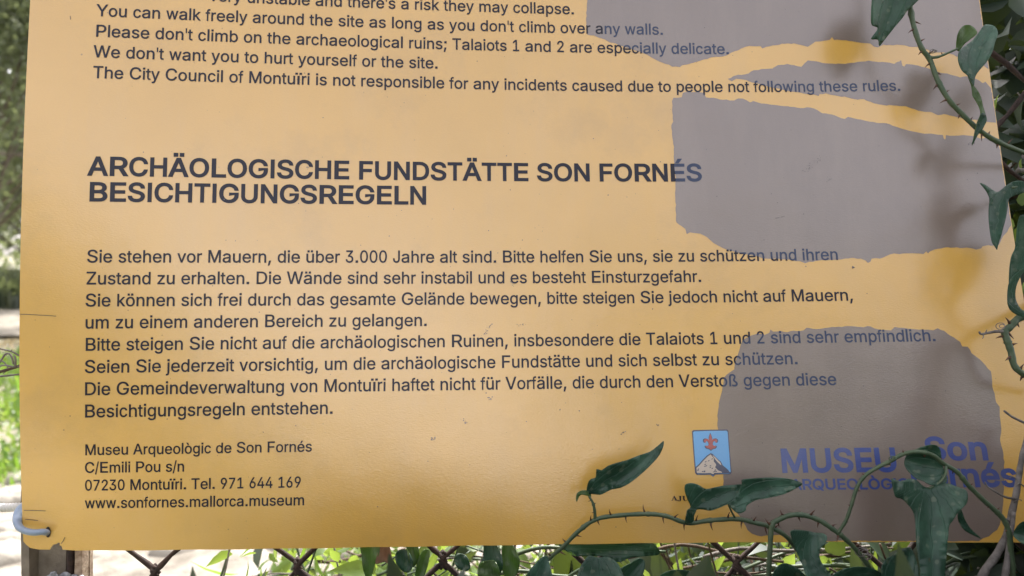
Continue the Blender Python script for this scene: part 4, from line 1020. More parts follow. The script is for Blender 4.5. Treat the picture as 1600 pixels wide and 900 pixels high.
# vine hanging over the top right corner
v1 = thing('thorny_vine', 'green thorny vine hanging over the upper right corner of the sign', 'vine', 'thorny vines round the sign', loc=at(1422, -120, .05))
stem_px(v1, [(1405, -260, .03), (1412, -120, .05), (1420, -40, .055), (1422, 8, .05), (1429, 45, .05), (1440, 75, .048), (1453, 93, .045), (1465, 125, .045), (1482, 155, .045), (1502, 177, .042), (1530, 203, .04), (1560, 222, .035), (1605, 240, .02), (1680, 262, .0)], (.0024, .0024), thorns=26, seed=3, thl=.006)
stem_px(v1, [(1453, 90, .045), (1465, 89, .05), (1478, 84, .05), (1496, 76, .05)], (.0016, .001), name='side_stem', thorns=2, seed=4, thl=.003)
leaf_px(v1, [(1364, -10), (1361, 25), (1362, 38), (1366, 41), (1371, 43), (1370, 48), (1361, 61), (1372, 62), (1374, 72), (1384, 60), (1392, 50), (1400, 40), (1410, 28), (1419, 15), (1432, 3), (1442, -12), (1436, -45), (1404, -62), (1375, -40)], [(1420, -50), (1395, 10), (1374, 70)], .060, .045, fold=.010)
leaf_px(v1, [(1494, 75), (1495, 60), (1499, 48), (1506, 40), (1515, 39), (1523, 44), (1527, 52), (1518, 60), (1508, 68), (1500, 78), (1497, 80)], [(1497, 77), (1523, 44)], .048, .052, fold=.004, mat=M_LEAFY)
leaf_px(v1, [(1543, 38), (1552, 40), (1558, 46), (1559, 55), (1555, 65), (1551, 80), (1543, 95), (1530, 110), (1524, 120), (1522, 133), (1518, 127), (1512, 118), (1503, 110), (1498, 98), (1497, 88), (1500, 78), (1510, 70), (1520, 62), (1530, 50), (1537, 40)], [(1553, 44), (1530, 85), (1521, 130)], .05, .058, fold=.012, roll=-.004)
leaf_px(v1, [(1512, 118), (1518, 127), (1522, 134), (1528, 142), (1533, 152), (1536, 165), (1540, 178), (1541, 186), (1536, 198), (1528, 210), (1520, 226), (1523, 205), (1527, 190), (1532, 178), (1530, 168), (1526, 160), (1520, 150), (1519, 143), (1517, 132)], [(1516, 124), (1528, 150), (1538, 178), (1522, 222)], .056, .05, fold=.004, mat=M_LEAFY, wave=.0)
leaf_px(v1, [(1533, 178), (1539, 177), (1542, 188), (1536, 200), (1528, 211), (1520, 226), (1519, 224), (1524, 207), (1528, 192)], [(1538, 180), (1521, 224)], .060, .053, fold=.003)
tendril(v1, 1456, 80, .046, 5, 3, 1, M_TWIG)

# vine leaves at the right edge
v2 = thing('thorny_vine', 'green vine with a hanging split leaf at the middle of the sign\'s right edge', 'vine', 'thorny vines round the sign', loc=at(1600, 285, .03))
leaf_px(v2, [(1531, 286), (1540, 289), (1550, 296), (1558, 300), (1565, 296), (1572, 290), (1582, 284), (1594, 282), (1602, 286), (1600, 300), (1588, 304), (1577, 310), (1575, 322), (1572, 340), (1568, 355), (1564, 370), (1560, 382), (1558, 390), (1555, 386), (1550, 378), (1547, 362), (1545, 342), (1545, 325), (1546, 310), (1540, 297)], [(1575, 292), (1560, 330), (1557, 388)], .038, .045, fold=.008)
stem_px(v2, [(1680, 275, -.02), (1625, 284, .02), (1598, 291, .036), (1580, 294, .038)], (.0020, .0014), seed=6)
leaf_px(v2, [(1600, 335), (1591, 346), (1588, 370), (1586, 388), (1580, 402), (1577, 425), (1577, 452), (1584, 440), (1591, 428), (1602, 420), (1630, 405), (1640, 350)], [(1630, 350), (1600, 395), (1578, 446)], .05, .045, fold=.010)
leaf_px(v2, [(1578, 438), (1574, 462), (1576, 480), (1585, 490), (1600, 496), (1612, 494), (1600, 486), (1592, 478), (1587, 465), (1588, 448), (1596, 430), (1606, 418), (1596, 421)], [(1600, 422), (1580, 455), (1605, 492)], .055, .045, fold=.003)
v3 = thing('thorny_vine', 'bare forked thorny stem against the ochre lower right side of the sign', 'vine', 'thorny vines round the sign', loc=at(1620, 480, .0))
stem_px(v3, [(1680, 440, .0), (1625, 475, .02), (1600, 492, .03), (1588, 500, .032), (1578, 511, .033), (1570, 519, .033), (1574, 532, .033), (1580, 550, .033), (1585, 571, .033), (1600, 585, .032), (1640, 605, .02)], (.0036, .0028), thorns=11, seed=9, thl=.007)
stem_px(v3, [(1570, 518, .033), (1556, 518, .036), (1545, 520, .036), (1533, 522, .036), (1530, 518, .037)], (.0016, .0008), name='dry_twig', mat=M_TWIG)
stem_px(v3, [(1535, 521, .036), (1537, 526, .037), (1535, 529, .037)], (.0006, .0003), name='dry_twig', mat=M_TWIG, n=3)
stem_px(v3, [(1540, 520, .036), (1542, 515, .037)], (.0006, .0003), name='dry_twig', mat=M_TWIG, n=3)
tendril(v3, 1562, 509, .036, 9, 2, 5, M_TWIG)

# long vine along the bottom of the sign
v4 = thing('thorny_vine', 'long arching thorny vine with dark leaves across the bottom right of the sign', 'vine', 'thorny vines round the sign', loc=at(820, 900, .0))
stem_px(v4, [(800, 960, -.02), (838, 895, .0), (862, 869, .010), (880, 854, .016), (905, 829, .024), (930, 812, .028), (960, 806, .030), (1008, 803, .031), (1040, 806, .031), (1074, 817, .030), (1110, 813, .03), (1152, 811, .03), (1180, 817, .028), (1205, 824, .026), (1235, 845, .02), (1270, 900, -.01)], (.0019, .0022), thorns=24, seed=12, thl=.0066, n=8)
stem_px(v4, [(930, 812, .028), (929, 797, .031), (926, 785, .033), (920, 775, .034)], (.0016, .0010), name='side_stem', thorns=4, seed=13, thl=.0028)
leaf_px(v4, [(917, 772), (917, 762), (920, 752), (925, 748), (931, 746), (932, 733), (940, 735), (950, 728), (965, 723), (980, 719), (1000, 711), (1015, 706), (1027, 697), (1034, 691), (1037, 689), (1037, 696), (1031, 710), (1020, 723), (1010, 733), (1000, 742), (985, 754), (970, 762), (955, 765), (945, 770), (937, 773), (925, 772)], [(920, 772), (985, 738), (1036, 691)], .034, .040, fold=.010, smooth=2)
leaf_px(v4, [(900, 782), (901, 772), (907, 767), (915, 766), (922, 770), (924, 776), (919, 775), (910, 773), (905, 776), (902, 783)], [(922, 773), (906, 770), (901, 781)], .034, .036, fold=.002, mat=M_LEAFY)
leaf_px(v4, [(1070, 760), (1073, 756), (1082, 755), (1092, 758), (1103, 764), (1115, 762), (1130, 759), (1145, 758), (1160, 757), (1167, 765), (1150, 785), (1137, 788), (1125, 793), (1110, 798), (1098, 796), (1088, 797), (1082, 806), (1074, 808), (1073, 798), (1079, 792), (1074, 780), (1070, 768)], [(1078, 800), (1110, 780), (1160, 762)], .032, .036, fold=.009)
leaf_px(v4, [(1159, 757), (1159, 750), (1170, 748), (1185, 747), (1205, 746), (1225, 747), (1240, 750), (1254, 756), (1240, 765), (1225, 772), (1210, 776), (1195, 779), (1180, 782), (1167, 790), (1165, 798), (1155, 802), (1147, 798), (1140, 788), (1150, 775)], [(1145, 790), (1180, 768), (1252, 756)], .044, .040, fold=.008)
leaf_px(v4, [(1071, 817), (1072, 806), (1075, 797), (1082, 795), (1088, 797), (1084, 806), (1084, 813), (1078, 819)], [(1078, 818), (1080, 797)], .032, .036, fold=.006)
stem_px(v4, [(1150, 811, .03), (1146, 805, .033), (1141, 795, .036), (1138, 788, .038)], (.0010, .0008), name='side_stem')
v5 = thing('thorny_vine', 'arching vine with a large spotted spade shaped leaf over the blue museum lettering', 'vine', 'thorny vines round the sign', loc=at(1300, 900, .0))
stem_px(v5, [(1200, 1000, .02), (1201, 900, .03), (1203, 860, .034), (1206, 822, .036), (1217, 812, .037), (1235, 805, .038), (1256, 805, .038), (1280, 813, .037), (1300, 826, .036), (1318, 840, .034), (1340, 862, .028), (1365, 900, .02), (1380, 950, .0)], (.0023, .0022), thorns=14, seed=22, n=8, thl=.006)
stem_px(v5, [(1310, 832, .036), (1322, 813, .04), (1331, 787, .044), (1339, 762, .047), (1352, 743, .05), (1372, 730, .052), (1392, 720, .053), (1410, 710, .055), (1432, 706, .06), (1455, 710, .06), (1475, 725, .055), (1495, 737, .053), (1512, 757, .05), (1535, 780, .047), (1552, 795, .045), (1568, 812, .042), (1577, 835, .04), (1580, 870, .035), (1586, 930, .03)], (.0015, .0024), thorns=14, seed=23, thl=.003, n=8, name='side_stem')
leaf_px(v5, [(1413, 725), (1416, 712), (1425, 706), (1435, 700), (1445, 697), (1455, 695), (1465, 697), (1470, 705), (1471, 715), (1472, 724), (1478, 740), (1480, 752), (1470, 757), (1455, 758), (1443, 752), (1432, 748), (1425, 742), (1418, 735)], [(1478, 735), (1445, 730), (1416, 722)], .054, .05, fold=.010)
leaf_px(v5, [(1393, 748), (1400, 750), (1410, 752), (1420, 748), (1432, 750), (1441, 758), (1450, 762), (1465, 757), (1480, 755), (1495, 760), (1508, 765), (1512, 772), (1511, 785), (1503, 795), (1497, 800), (1490, 812), (1483, 822), (1482, 835), (1480, 850), (1479, 870), (1477, 890), (1476, 930), (1468, 965), (1455, 980), (1444, 960), (1438, 925), (1438, 895), (1435, 870), (1432, 850), (1431, 830), (1430, 812), (1427, 800), (1420, 790), (1410, 780), (1400, 777), (1396, 765)], [(1451, 762), (1456, 850), (1456, 970)], .058, .068, fold=.014)
leaf_px(v5, [(1497, 798), (1502, 796), (1508, 812), (1517, 826), (1530, 838), (1533, 842), (1522, 837), (1508, 829), (1498, 815)], [(1500, 799), (1532, 841)], .050, .04, fold=.002)
stem_px(v5, [(1478, 728, .055), (1477, 742, .058), (1466, 756, .058), (1451, 763, .058)], (.0012, .0011), name='side_stem')
leaf_px(v5, [(1235, 832), (1240, 828), (1252, 828), (1265, 830), (1273, 832), (1285, 833), (1292, 838), (1290, 848), (1282, 857), (1280, 865), (1283, 878), (1292, 890), (1304, 910), (1300, 935), (1280, 940), (1262, 905), (1255, 885), (1248, 870), (1240, 850)], [(1272, 833), (1268, 865), (1290, 930)], .048, .055, fold=.012)
tendril(v5, 1393, 716, .053, 6, 3, 31)
tendril(v5, 1345, 862, .028, 12, 3, 32, M_TWIG)
tendril(v5, 1352, 870, .026, 9, 3, 33, M_TWIG)
v6 = thing('thorny_vine', 'low dark vine leaves crowding the lower edge of the picture below the sign', 'vine', 'thorny vines round the sign', loc=at(1100, 940, .0))
stem_px(v6, [(760, 985, .0), (900, 940, .015), (1050, 960, .02), (1210, 945, .03), (1400, 930, .03), (1600, 925, .03)], (.0025, .0025), thorns=20, seed=41)
for P_, mid_, d0, d1, f_ in (
    ([(1378, 905), (1378, 885), (1385, 873), (1395, 868), (1405, 860), (1415, 857), (1423, 855), (1430, 870), (1436, 900), (1428, 930), (1400, 940), (1382, 925)], [(1424, 856), (1400, 938)], .04, .045, .01),
    ([(1206, 905), (1213, 887), (1225, 880), (1240, 884), (1252, 893), (1262, 908), (1245, 925), (1215, 925)], [(1226, 882), (1240, 924)], .035, .03, .006),
    ([(825, 905), (826, 893), (835, 883), (845, 872), (855, 869), (858, 880), (862, 895), (865, 915), (845, 930)], [(856, 871), (840, 928)], .012, .02, .008),
    ([(902, 915), (905, 890), (912, 878), (920, 868), (935, 871), (950, 870), (965, 880), (973, 897), (978, 915), (940, 945)], [(935, 871), (942, 942)], .012, .02, .01),
    ([(1300, 905), (1310, 893), (1335, 886), (1362, 888), (1380, 900), (1370, 925), (1330, 930)], [(1378, 900), (1305, 915)], .03, .04, .008),
    ([(1583, 835), (1590, 821), (1602, 815), (1618, 828), (1615, 850), (1600, 850), (1589, 843)], [(1584, 835), (1616, 835)], .045, .05, .006),
    ([(1020, 915), (1035, 896), (1060, 890), (1085, 895), (1100, 908), (1080, 930), (1040, 932)], [(1025, 905), (1095, 915)], .0, .01, .006)):
    leaf_px(v6, P_, mid_, d0, d1, fold=f_)
v7 = thing('thorny_vine', 'broad dark leaves hanging just behind the lower edge of the sign', 'vine', 'thorny vines round the sign', loc=at(800, 960, -.02))
stem_px(v7, [(520, 955, -.05), (600, 935, -.03), (760, 940, -.02), (900, 925, -.02), (1050, 935, -.02)], (.002, .002), thorns=10, seed=44)
for P_, mid_, d0, d1, f_, m_ in (
    ([(880, 848), (1000, 845), (1025, 853), (1031, 866), (1010, 869), (985, 871), (970, 878), (955, 876), (940, 869), (900, 869), (886, 862)], [(884, 856), (1030, 862)], -.022, -.018, .003, M_LEAF),
    ([(564, 845), (590, 845), (593, 862), (586, 880), (580, 903), (575, 908), (568, 892), (565, 868)], [(578, 845), (577, 905)], -.02, -.016, .004, M_LEAFY),
    ([(592, 848), (607, 848), (612, 882), (601, 878), (587, 881), (590, 865)], [(600, 848), (600, 880)], -.022, -.018, .006, M_DEAD),
    ([(757, 845), (775, 850), (786, 880), (776, 905), (752, 915), (747, 890), (755, 870)], [(766, 848), (764, 912)], -.02, -.015, .006, M_LEAF),
    ([(786, 848), (800, 850), (812, 875), (806, 900), (792, 905), (784, 885)], [(793, 849), (800, 903)], -.02, -.015, .006, M_LEAFY),
    ([(620, 862), (632, 858), (642, 868), (645, 885), (636, 895), (624, 888), (618, 875)], [(630, 860), (632, 893)], -.02, -.018, .006, M_LEAF),
    ([(635, 846), (650, 846), (655, 868), (648, 885), (640, 880)], [(643, 847), (649, 883)], -.022, -.018, .005, M_LEAFY),
    ([(715, 865), (728, 868), (735, 885), (728, 893), (716, 888), (710, 876)], [(718, 866), (726, 891)], -.02, -.018, .004, M_LEAF),
    ([(748, 883), (760, 876), (775, 878), (780, 905), (750, 910)], [(762, 877), (766, 908)], -.012, -.01, .005, M_LEAFY),
    ([(655, 870), (664, 858), (672, 862), (668, 884), (660, 905), (648, 905)], [(668, 860), (655, 903)], -.022, -.018, .004, M_LEAFY),
    ([(960, 897), (985, 880), (1000, 872), (1008, 880), (1002, 902), (975, 925)], [(1004, 876), (968, 915)], -.01, -.01, .005, M_LEAF)):
    leaf_px(v7, P_, mid_, d0, d1, fold=f_, mat=m_)

# grey dead branches at the right
br = thing('dead_branch', 'pale grey dead twig forking up in front of the sign\'s lower right corner', 'branch', loc=at(1530, 930, .03))
stem_px(br, [(1520, 960, .03), (1535, 900, .03), (1555, 870, .03), (1572, 838, .03), (1580, 805, .03), (1588, 770, .032), (1594, 730, .034), (1600, 700, .035), (1612, 660, .03)], (.0038, .0020), name='branch', mat=M_TWIG)
stem_px(br, [(1566, 930, .035), (1572, 890, .035), (1577, 850, .034), (1584, 800, .033)], (.0032, .0018), name='branch', mat=M_TWIG)
stem_px(br, [(1588, 779, .033), (1572, 777, .036), (1555, 768, .04), (1543, 760, .042), (1539, 753, .043)], (.0012, .0005), name='twig', mat=M_TWIG)
stem_px(br, [(1610, 665, .03), (1595, 658, .034), (1581, 651, .037), (1569, 642, .04)], (.0012, .0010), name='twig', mat=M_TWIG)
for k, (x, y) in enumerate(((1590, 750), (1585, 785), (1578, 815), (1594, 725), (1600, 760))):
    stem_px(br, [(x, y, .033), (x + (7 if k % 2 else -8), y - 5, .036), (x + (12 if k % 2 else -13), y - 3 + k, .037)], (.0007, .0003), name='twig', mat=M_TWIG, n=3)

# dry grey thorny twigs left of the sign, tangled in the fence
tw = thing('dead_branch', 'tangle of dry grey thorny twigs sticking out left of the sign', 'branch', loc=at(-60, 590, -.05))
for pts, r in (([(-160, 520, -.05), (-40, 535, -.04), (0, 545, -.04), (18, 549, -.04), (34, 558, -.045), (60, 570, -.05)], .0009),
               ([(-120, 600, -.05), (-30, 590, -.04), (0, 581, -.04), (14, 577, -.042), (32, 571, -.045), (70, 560, -.05)], .0017),
               ([(-120, 580, -.05), (-20, 578, -.04), (4, 571, -.04), (20, 573, -.04), (34, 573, -.045)], .0010),
               ([(-100, 595, -.06), (0, 588, -.05), (20, 586, -.05), (50, 583, -.05)], .0011),
               ([(0, 566, -.04), (8, 554, -.038), (15, 553, -.038), (19, 560, -.038), (21, 569, -.04)], .0010),
               ([(24, 572, -.04), (24, 562, -.038), (23, 556, -.038)], .0011),
               ([(-5, 560, -.05), (6, 566, -.045), (12, 575, -.045), (5, 584, -.045)], .0007)):
    stem_px(tw, pts, (r, r * .8), name='twig', mat=M_TWIGD if r > .0012 else M_TWIG)
stem_px(tw, [(17, 549, -.04), (19, 546, -.039)], (.0008, .0001), name='twig', mat=M_TWIG, n=2)

# the same vine goes on hanging in front of the sign just right of the picture
v8 = thing('thorny_vine', 'vine leaves hanging in front of the fence just right of the picture', 'vine', 'thorny vines round the sign', loc=at(1700, -50, .1))
stem_px(v8, [(1640, -200, .06), (1665, 0, .09), (1660, 160, .1), (1690, 330, .11), (1665, 500, .1), (1690, 700, .1)], (.002, .002), thorns=20, seed=70)
rq = random.Random(77)
for cx, cy, w_, h_, d_ in ((1668, 60, 26, 44, .09), (1648, 165, 24, 40, .085), (1642, 265, 30, 52, .08), (1700, 330, 34, 46, .11), (1652, 395, 26, 44, .085), (1712, 240, 28, 50, .12), (1690, 520, 34, 60, .10), (1650, 610, 28, 48, .09), (1720, 640, 34, 55, .12), (1662, 730, 30, 50, .08)):
    a_ = rq.uniform(-.5, .5)
    sh = [(0, -1), (.55, -.95), (.95, -.6), (.8, -.1), (.55, .3), (.3, .7), (0, 1.1), (-.3, .7), (-.6, .3), (-.85, -.1), (-.95, -.6), (-.5, -.95)]
    P_ = [(cx + (x * w_) * math.cos(a_) - (y * h_) * math.sin(a_), cy + (x * w_) * math.sin(a_) + (y * h_) * math.cos(a_)) for x, y in sh]
    leaf_px(v8, P_, [(cx + h_ * math.sin(a_), cy - h_ * math.cos(a_)), (cx - h_ * 1.1 * math.sin(a_), cy + h_ * 1.1 * math.cos(a_))], d_, d_ + .01, fold=.01)

# ---------------------------------------------------------------- foliage builders for growth behind the sign
def leaf_shape(mb, p, d, n, L, W, uvs, bend=.25, seg=3):
    """pointed leaf: base p, direction d, face normal n, appended to mb; uvs collects per-vertex uv"""
    d = d.normalized(); s = d.cross(n)
    if s.length < 1e-4: s = d.orthogonal()
    s.normalize(); n = s.cross(d)
    prof = [(0, .08), (.18, .75), (.42, 1), (.72, .62), (1, .02)]
    b = len(mb.v)
    for t, w in prof:
        c = p + d * (L * t) - n * (bend * L * t * t)
        lift = n * (W * w * .28)
        mb.v += [c - s * (W * w) + lift, c, c + s * (W * w) + lift]
        uvs += [(-w, t), (0, t), (w, t)]
    for i in range(len(prof) - 1):
        a = b + i * 3
        mb.f += [(a, a + 1, a + 4, a + 3), (a + 1, a + 2, a + 5, a + 4)]

def quad_leaf(mb, p, d, n, L, W, uvs):
    d = d.normalized(); s = d.cross(n)
    if s.length < 1e-4: s = d.orthogonal()
    s.normalize(); b = len(mb.v)
    mb.v += [p, p + d * L * .45 - s * W, p + d * L, p + d * L * .45 + s * W]
    uvs += [(0, 0), (-1, .45), (0, 1), (1, .45)]
    mb.f += [(b, b + 1, b + 2), (b, b + 2, b + 3)]

def foliage_mesh(mb, uvs, mat, smooth=False):
    me = mesh(mb.v, mb.f, smooth)
    l = me.uv_layers.new(name='leaf')
    for lp in me.loops: l.data[lp.index].uv = uvs[lp.vertex_index]
    me.materials.append(mat)
    return me

def rvec(r): 
    while True:
        v = Vector((r.uniform(-1, 1), r.uniform(-1, 1), r.uniform(-1, 1)))
        if .05 < v.length < 1: return v.normalized()

# shared single leaves for the individually built ones
def one_leaf(seed, mat, L=.05, W=.013, bend=.3):
    mb = MB(); uvs = []
    leaf_shape(mb, Vector((0, 0, 0)), Vector((0, 0, 1)), Vector((0, -1, 0)), L, W, uvs, bend)
    return foliage_mesh(mb, uvs, mat, True)
LV = [one_leaf(1, M_LEAFB, .05, .011), one_leaf(2, M_LEAFB, .035, .010, .15), one_leaf(3, M_LEAFD, .06, .019), one_leaf(4, M_LEAFD, .075, .026, .2), one_leaf(5, M_LEAFB, .03, .004, .5), one_leaf(6, M_GRASS, .11, .004, .3)]
def place_leaf(parent, me, p, d, roll, s, name='leaf'):
    o = bpy.data.objects.new(name, me); C.objects.link(o)
    q = d.to_track_quat('Z', 'Y').to_matrix() @ Matrix.Rotation(roll, 3, 'Z')
    o.matrix_world = Matrix.Translation(p) @ (q * s).to_4x4()
    o.parent = parent; o.location = p - parent.location
    return o

def behind(px, py, extra):
    """point extra metres behind the plane of the sign seen at (px, py)"""
    return at(px, py, -extra)

def undergrowth(label, x0, x1, seed, nl, nt_, bright, cat='shrub', y0=848, y1=1010, e0=.06, e1=.55):
    r = random.Random(seed)
    base = behind((x0 + x1) / 2, 1000, (e0 + e1) / 2); base.z = 0
    t = thing('undergrowth_shrub', label, cat, 'shrubs growing up behind the lower edge of the sign', loc=base)
    for k in range(nt_):
        x = r.uniform(x0, x1); e = r.uniform(e0, e1)
        p0 = behind(x + r.uniform(-90, 90), 1080, e)
        p1 = behind(x, r.uniform(y0 - 60, y1 - 90), e)
        pm = p0.lerp(p1, .5) + rvec(r) * .02
        if r.random() < .35:
            p0 = behind(x - r.uniform(60, 160), r.uniform(870, 960), e); p1 = behind(x + r.uniform(60, 160), r.uniform(850, 930), e); pm = p0.lerp(p1, .5) + rvec(r) * .02
        pts = catmull([tuple(p0), tuple(p0.lerp(pm, .5) + rvec(r) * .006), tuple(pm), tuple(pm.lerp(p1, .5) + rvec(r) * .006), tuple(p1)], 4)
        mb = MB(); mb.tube(pts, [.0009 + (.0014 if k % 3 == 0 else .0004) * (1 - .5 * i / len(pts)) for i in range(len(pts))], 6)
        mb.build('twig', r.choice((M_TWIGD, M_TWIGD, M_STEM, M_TWIG)) if not bright else r.choice((M_STEM, M_TWIG, M_STEM)), t)
    for k in range(nl):
        x = r.uniform(x0, x1); y = r.uniform(y0 - 25, y1); e = r.uniform(e0, e1)
        me = r.choice(LV[:3] + LV[:2] + LV[4:] if bright else [LV[2], LV[3], LV[0], LV[4], LV[1]])
        d = (Vector((0, 0, r.choice((1, -1, 1)))) + rvec(r) * 1.1).normalized()
        place_leaf(t, me, behind(x, y, e), d, r.uniform(0, 6.28), r.uniform(.45, 1.0) if bright else r.uniform(.4, .95))
    return t
undergrowth('light green leafy weeds behind the bottom edge, right of the rusty post', 355, 560, 51, 80, 12, True)
undergrowth('mixed bright green shrub behind the middle of the bottom edge', 520, 900, 52, 150, 24, True)
undergrowth('twiggy shrub with brown stems behind the bottom edge below the coat of arms', 880, 1250, 53, 170, 60, False)
undergrowth('dark shrub with upright twigs behind the lower right corner of the sign', 1230, 1640, 54, 150, 64, False)

def mass(name, label, box, n, seed, mat, L=(.03, .06), quadl=False, twigs=0, cat='shrub', density=None, kind=None):
    """leaf mass filling px/py/extra box"""
    x0, x1, y0, y1, e0, e1 = box
    r = random.Random(seed); mb = MB(); uvs = []
    base = behind((x0 + x1) / 2, (y0 + y1) / 2, (e0 + e1) / 2); base.z = 0
    t = thing(name, label, cat, loc=base)
    for k in range(n):
        p = behind(r.uniform(x0, x1), r.uniform(y0, y1), r.uniform(e0, e1))
        l = r.uniform(*L)
        if noise.noise(p * 9) < -.38: continue
        leaf_shape(mb, p, (rvec(r) + Vector((0, 0, -.3))), rvec(r), l, l * r.uniform(.22, .36), uvs)
    o = put('foliage', foliage_mesh(mb, uvs, mat, True), None, kind='stuff'); child(t, o)
    tb = MB()
    for k in range(twigs):
        p = behind(r.uniform(x0, x1), r.uniform(y0, y1), r.uniform(e0, e1)); d = (rvec(r) + Vector((0, 0, .4))).normalized()
        pts = [p]
        for j in range(5):
            d = (d + rvec(r) * .35).normalized(); pts.append(pts[-1] + d * r.uniform(.03, .08))
        tb.tube(catmull([tuple(q) for q in pts], 3), r.uniform(.0010, .0032), 5)
    if twigs:
        child(t, put('twigs', mesh(tb.v, tb.f, True), M_TWIGD, kind='stuff'))
    return t
# dense thicket right of and behind the sign
th_ = mass('thicket', 'dense dark thicket of leaves and twigs filling the right edge beside the sign', (1470, 2400, -520, 1150, .05, .75), 17000, 61, M_LEAFD, (.03, .075), twigs=520)
r = random.Random(62)
for k in range(60):   # twigs and stems one can pick out
    x = r.uniform(1540, 1720); y = r.uniform(-40, 640)
    e = r.uniform(-.01, .06)
    L = r.uniform(60, 170); a = r.uniform(-2.6, -.4) if r.random() < .7 else r.uniform(-.5, .5)
    pts = [(x + math.cos(a) * L * t + r.uniform(-6, 6), y + math.sin(a) * L * t + r.uniform(-6, 6), -e - .02 * t) for t in (0, .25, .5, .75, 1)]
    if any(p[0] < 1552 + p[1] * .07 + (12 if p[1] < 380 else 30) for p in pts): continue
    stem_px(th_, pts, (r.uniform(.0009, .0026), .0008), name='twig', mat=r.choice((M_TWIG, M_TWIGD, M_STEM)))
for k in range(70):
    x = r.uniform(1560, 1760); y = r.uniform(-60, 860); e = r.uniform(.01, .08)
    d = (Vector((r.uniform(-.5, .5), 0, -1)) + rvec(r) * .6).normalized()
    if x < 1565 + y * .08 + 20: continue
    place_leaf(th_, LV[3] if k % 2 else LV[2], behind(x, y, e), d, r.uniform(0, 6.28), r.uniform(.5, 1.0))
# a few sunlit young leaves that catch the light
for x, y, s_, up in ((1556, 172, .42, 1), (1577, 338, .5, -1), (1594, 352, .55, -1), (1597, 322, .4, 1), (1596, 248, .4, -1), (1599, 462, .4, 1)):
    place_leaf(th_, LV[1], behind(x, y, .012), Vector((.15, .25, up)), r.uniform(0, 3), s_ * 1.2)
mass('low_shrub', 'leafy shrub in shade behind the lower middle of the sign', (900, 1750, 838, 1150, .35, 1.2), 5200, 63, M_LEAFD, (.03, .06), twigs=160)
mass('low_shrub', 'sunlit green weeds behind the lower left part of the sign', (430, 900, 850, 1120, .35, 1.1), 1900, 64, M_LEAFB, (.016, .034), twigs=60)

# unseen brambles added to block ground bounce and darken the lower sign
mass('added_bramble', 'dense dark brambles added out of view to shade the lower edge of the sign', (150, 1900, 985, 1750, -.32, .03), 4800, 65, M_LEAFD, (.03, .06))
mass('added_bramble', 'dark brambles added out of view to shade the lower right of the sign', (1860, 2700, 640, 1700, -.26, .03), 3000, 66, M_LEAFD, (.03, .06))

# ---------------------------------------------------------------- ground, path, grass, rocks, trees
def ground_mat():
    m, n, b = new_mat('soil')
    tc = N(n, 'ShaderNodeTexCoord')
    t = noise_tex(n, .5, 6, .6, vec=tc.outputs['Object'])
    t2 = noise_tex(n, 9, 6, .65, vec=tc.outputs['Object'])
    c1 = ramp(n, t2.outputs[0], [(.3, (0.17, 0.15, 0.11)), (.7, (0.33, 0.30, 0.24))]).outputs[0]
    c2 = ramp(n, t2.outputs[0], [(.3, (0.10, 0.13, 0.05)), (.7, (0.26, 0.25, 0.12))]).outputs[0]
    f = ramp(n, t.outputs[0], [(.50, 0), (.62, 1)]).outputs[0]
    n.links.new(mixc(n, f, c1, c2), b.inputs['Base Color'])
    b.inputs['Roughness'].default_value = .95
    bump(n, b, t2.outputs[0], .8, .03)
    return m
def grid(x0, x1, y0, y1, nx, ny, fz):
    v = [Vector((x0 + (x1 - x0) * i / nx, y0 + (y1 - y0) * j / ny, 0)) for j in range(ny + 1) for i in range(nx + 1)]
    for p in v: p.z = fz(p.x, p.y)
    f = [(j * (nx + 1) + i, j * (nx + 1) + i + 1, (j + 1) * (nx + 1) + i + 1, (j + 1) * (nx + 1) + i) for j in range(ny) for i in range(nx)]
    return mesh(v, f, True)
M_SOIL = ground_mat()
M_PATH = simple('pale_path', (0.13, 0.115, 0.09), (0.37, 0.34, 0.29), 7, .95, .03, 30)
put('ground', grid(-3000, 3000, -3000, 3000, 2, 2, lambda x, y: -.03), M_SOIL, kind='structure')
put('near_ground', grid(-30, 30, -12, 48, 120, 120, lambda x, y: .05 * noise.noise(Vector((x * .5, y * .5, 0))) * (1 if abs(x) < 29 and -11 < y < 47 else 0)), M_SOIL, kind='structure')
put('dirt_path', grid(-40, 40, 13.5, 19.5, 60, 8, lambda x, y: .055 + .02 * noise.noise(Vector((x * .3, y, 0)))), M_PATH, kind='structure')
put('stony_ground', grid(-12, 12, 1.2, 4.6, 60, 20, lambda x, y: .06 + .03 * noise.noise(Vector((x * 1.3, y * 1.3, 4)))), M_PATH, kind='structure')
M_TURF = simple('dark_turf', (0.025, 0.035, 0.014), (0.07, 0.075, 0.035), 6, .95, .02, 30)
put('added_dark_turf', grid(-28, 28, -45, -.9, 60, 50, lambda x, y: .075 + .02 * noise.noise(Vector((x, y, 2)))), M_TURF, kind='structure')  # unseen dark ground, added to cut bounce light on the lower sign
put('far_track', grid(-60, 60, 38, 46, 20, 4, lambda x, y: .06), M_PATH, kind='structure')

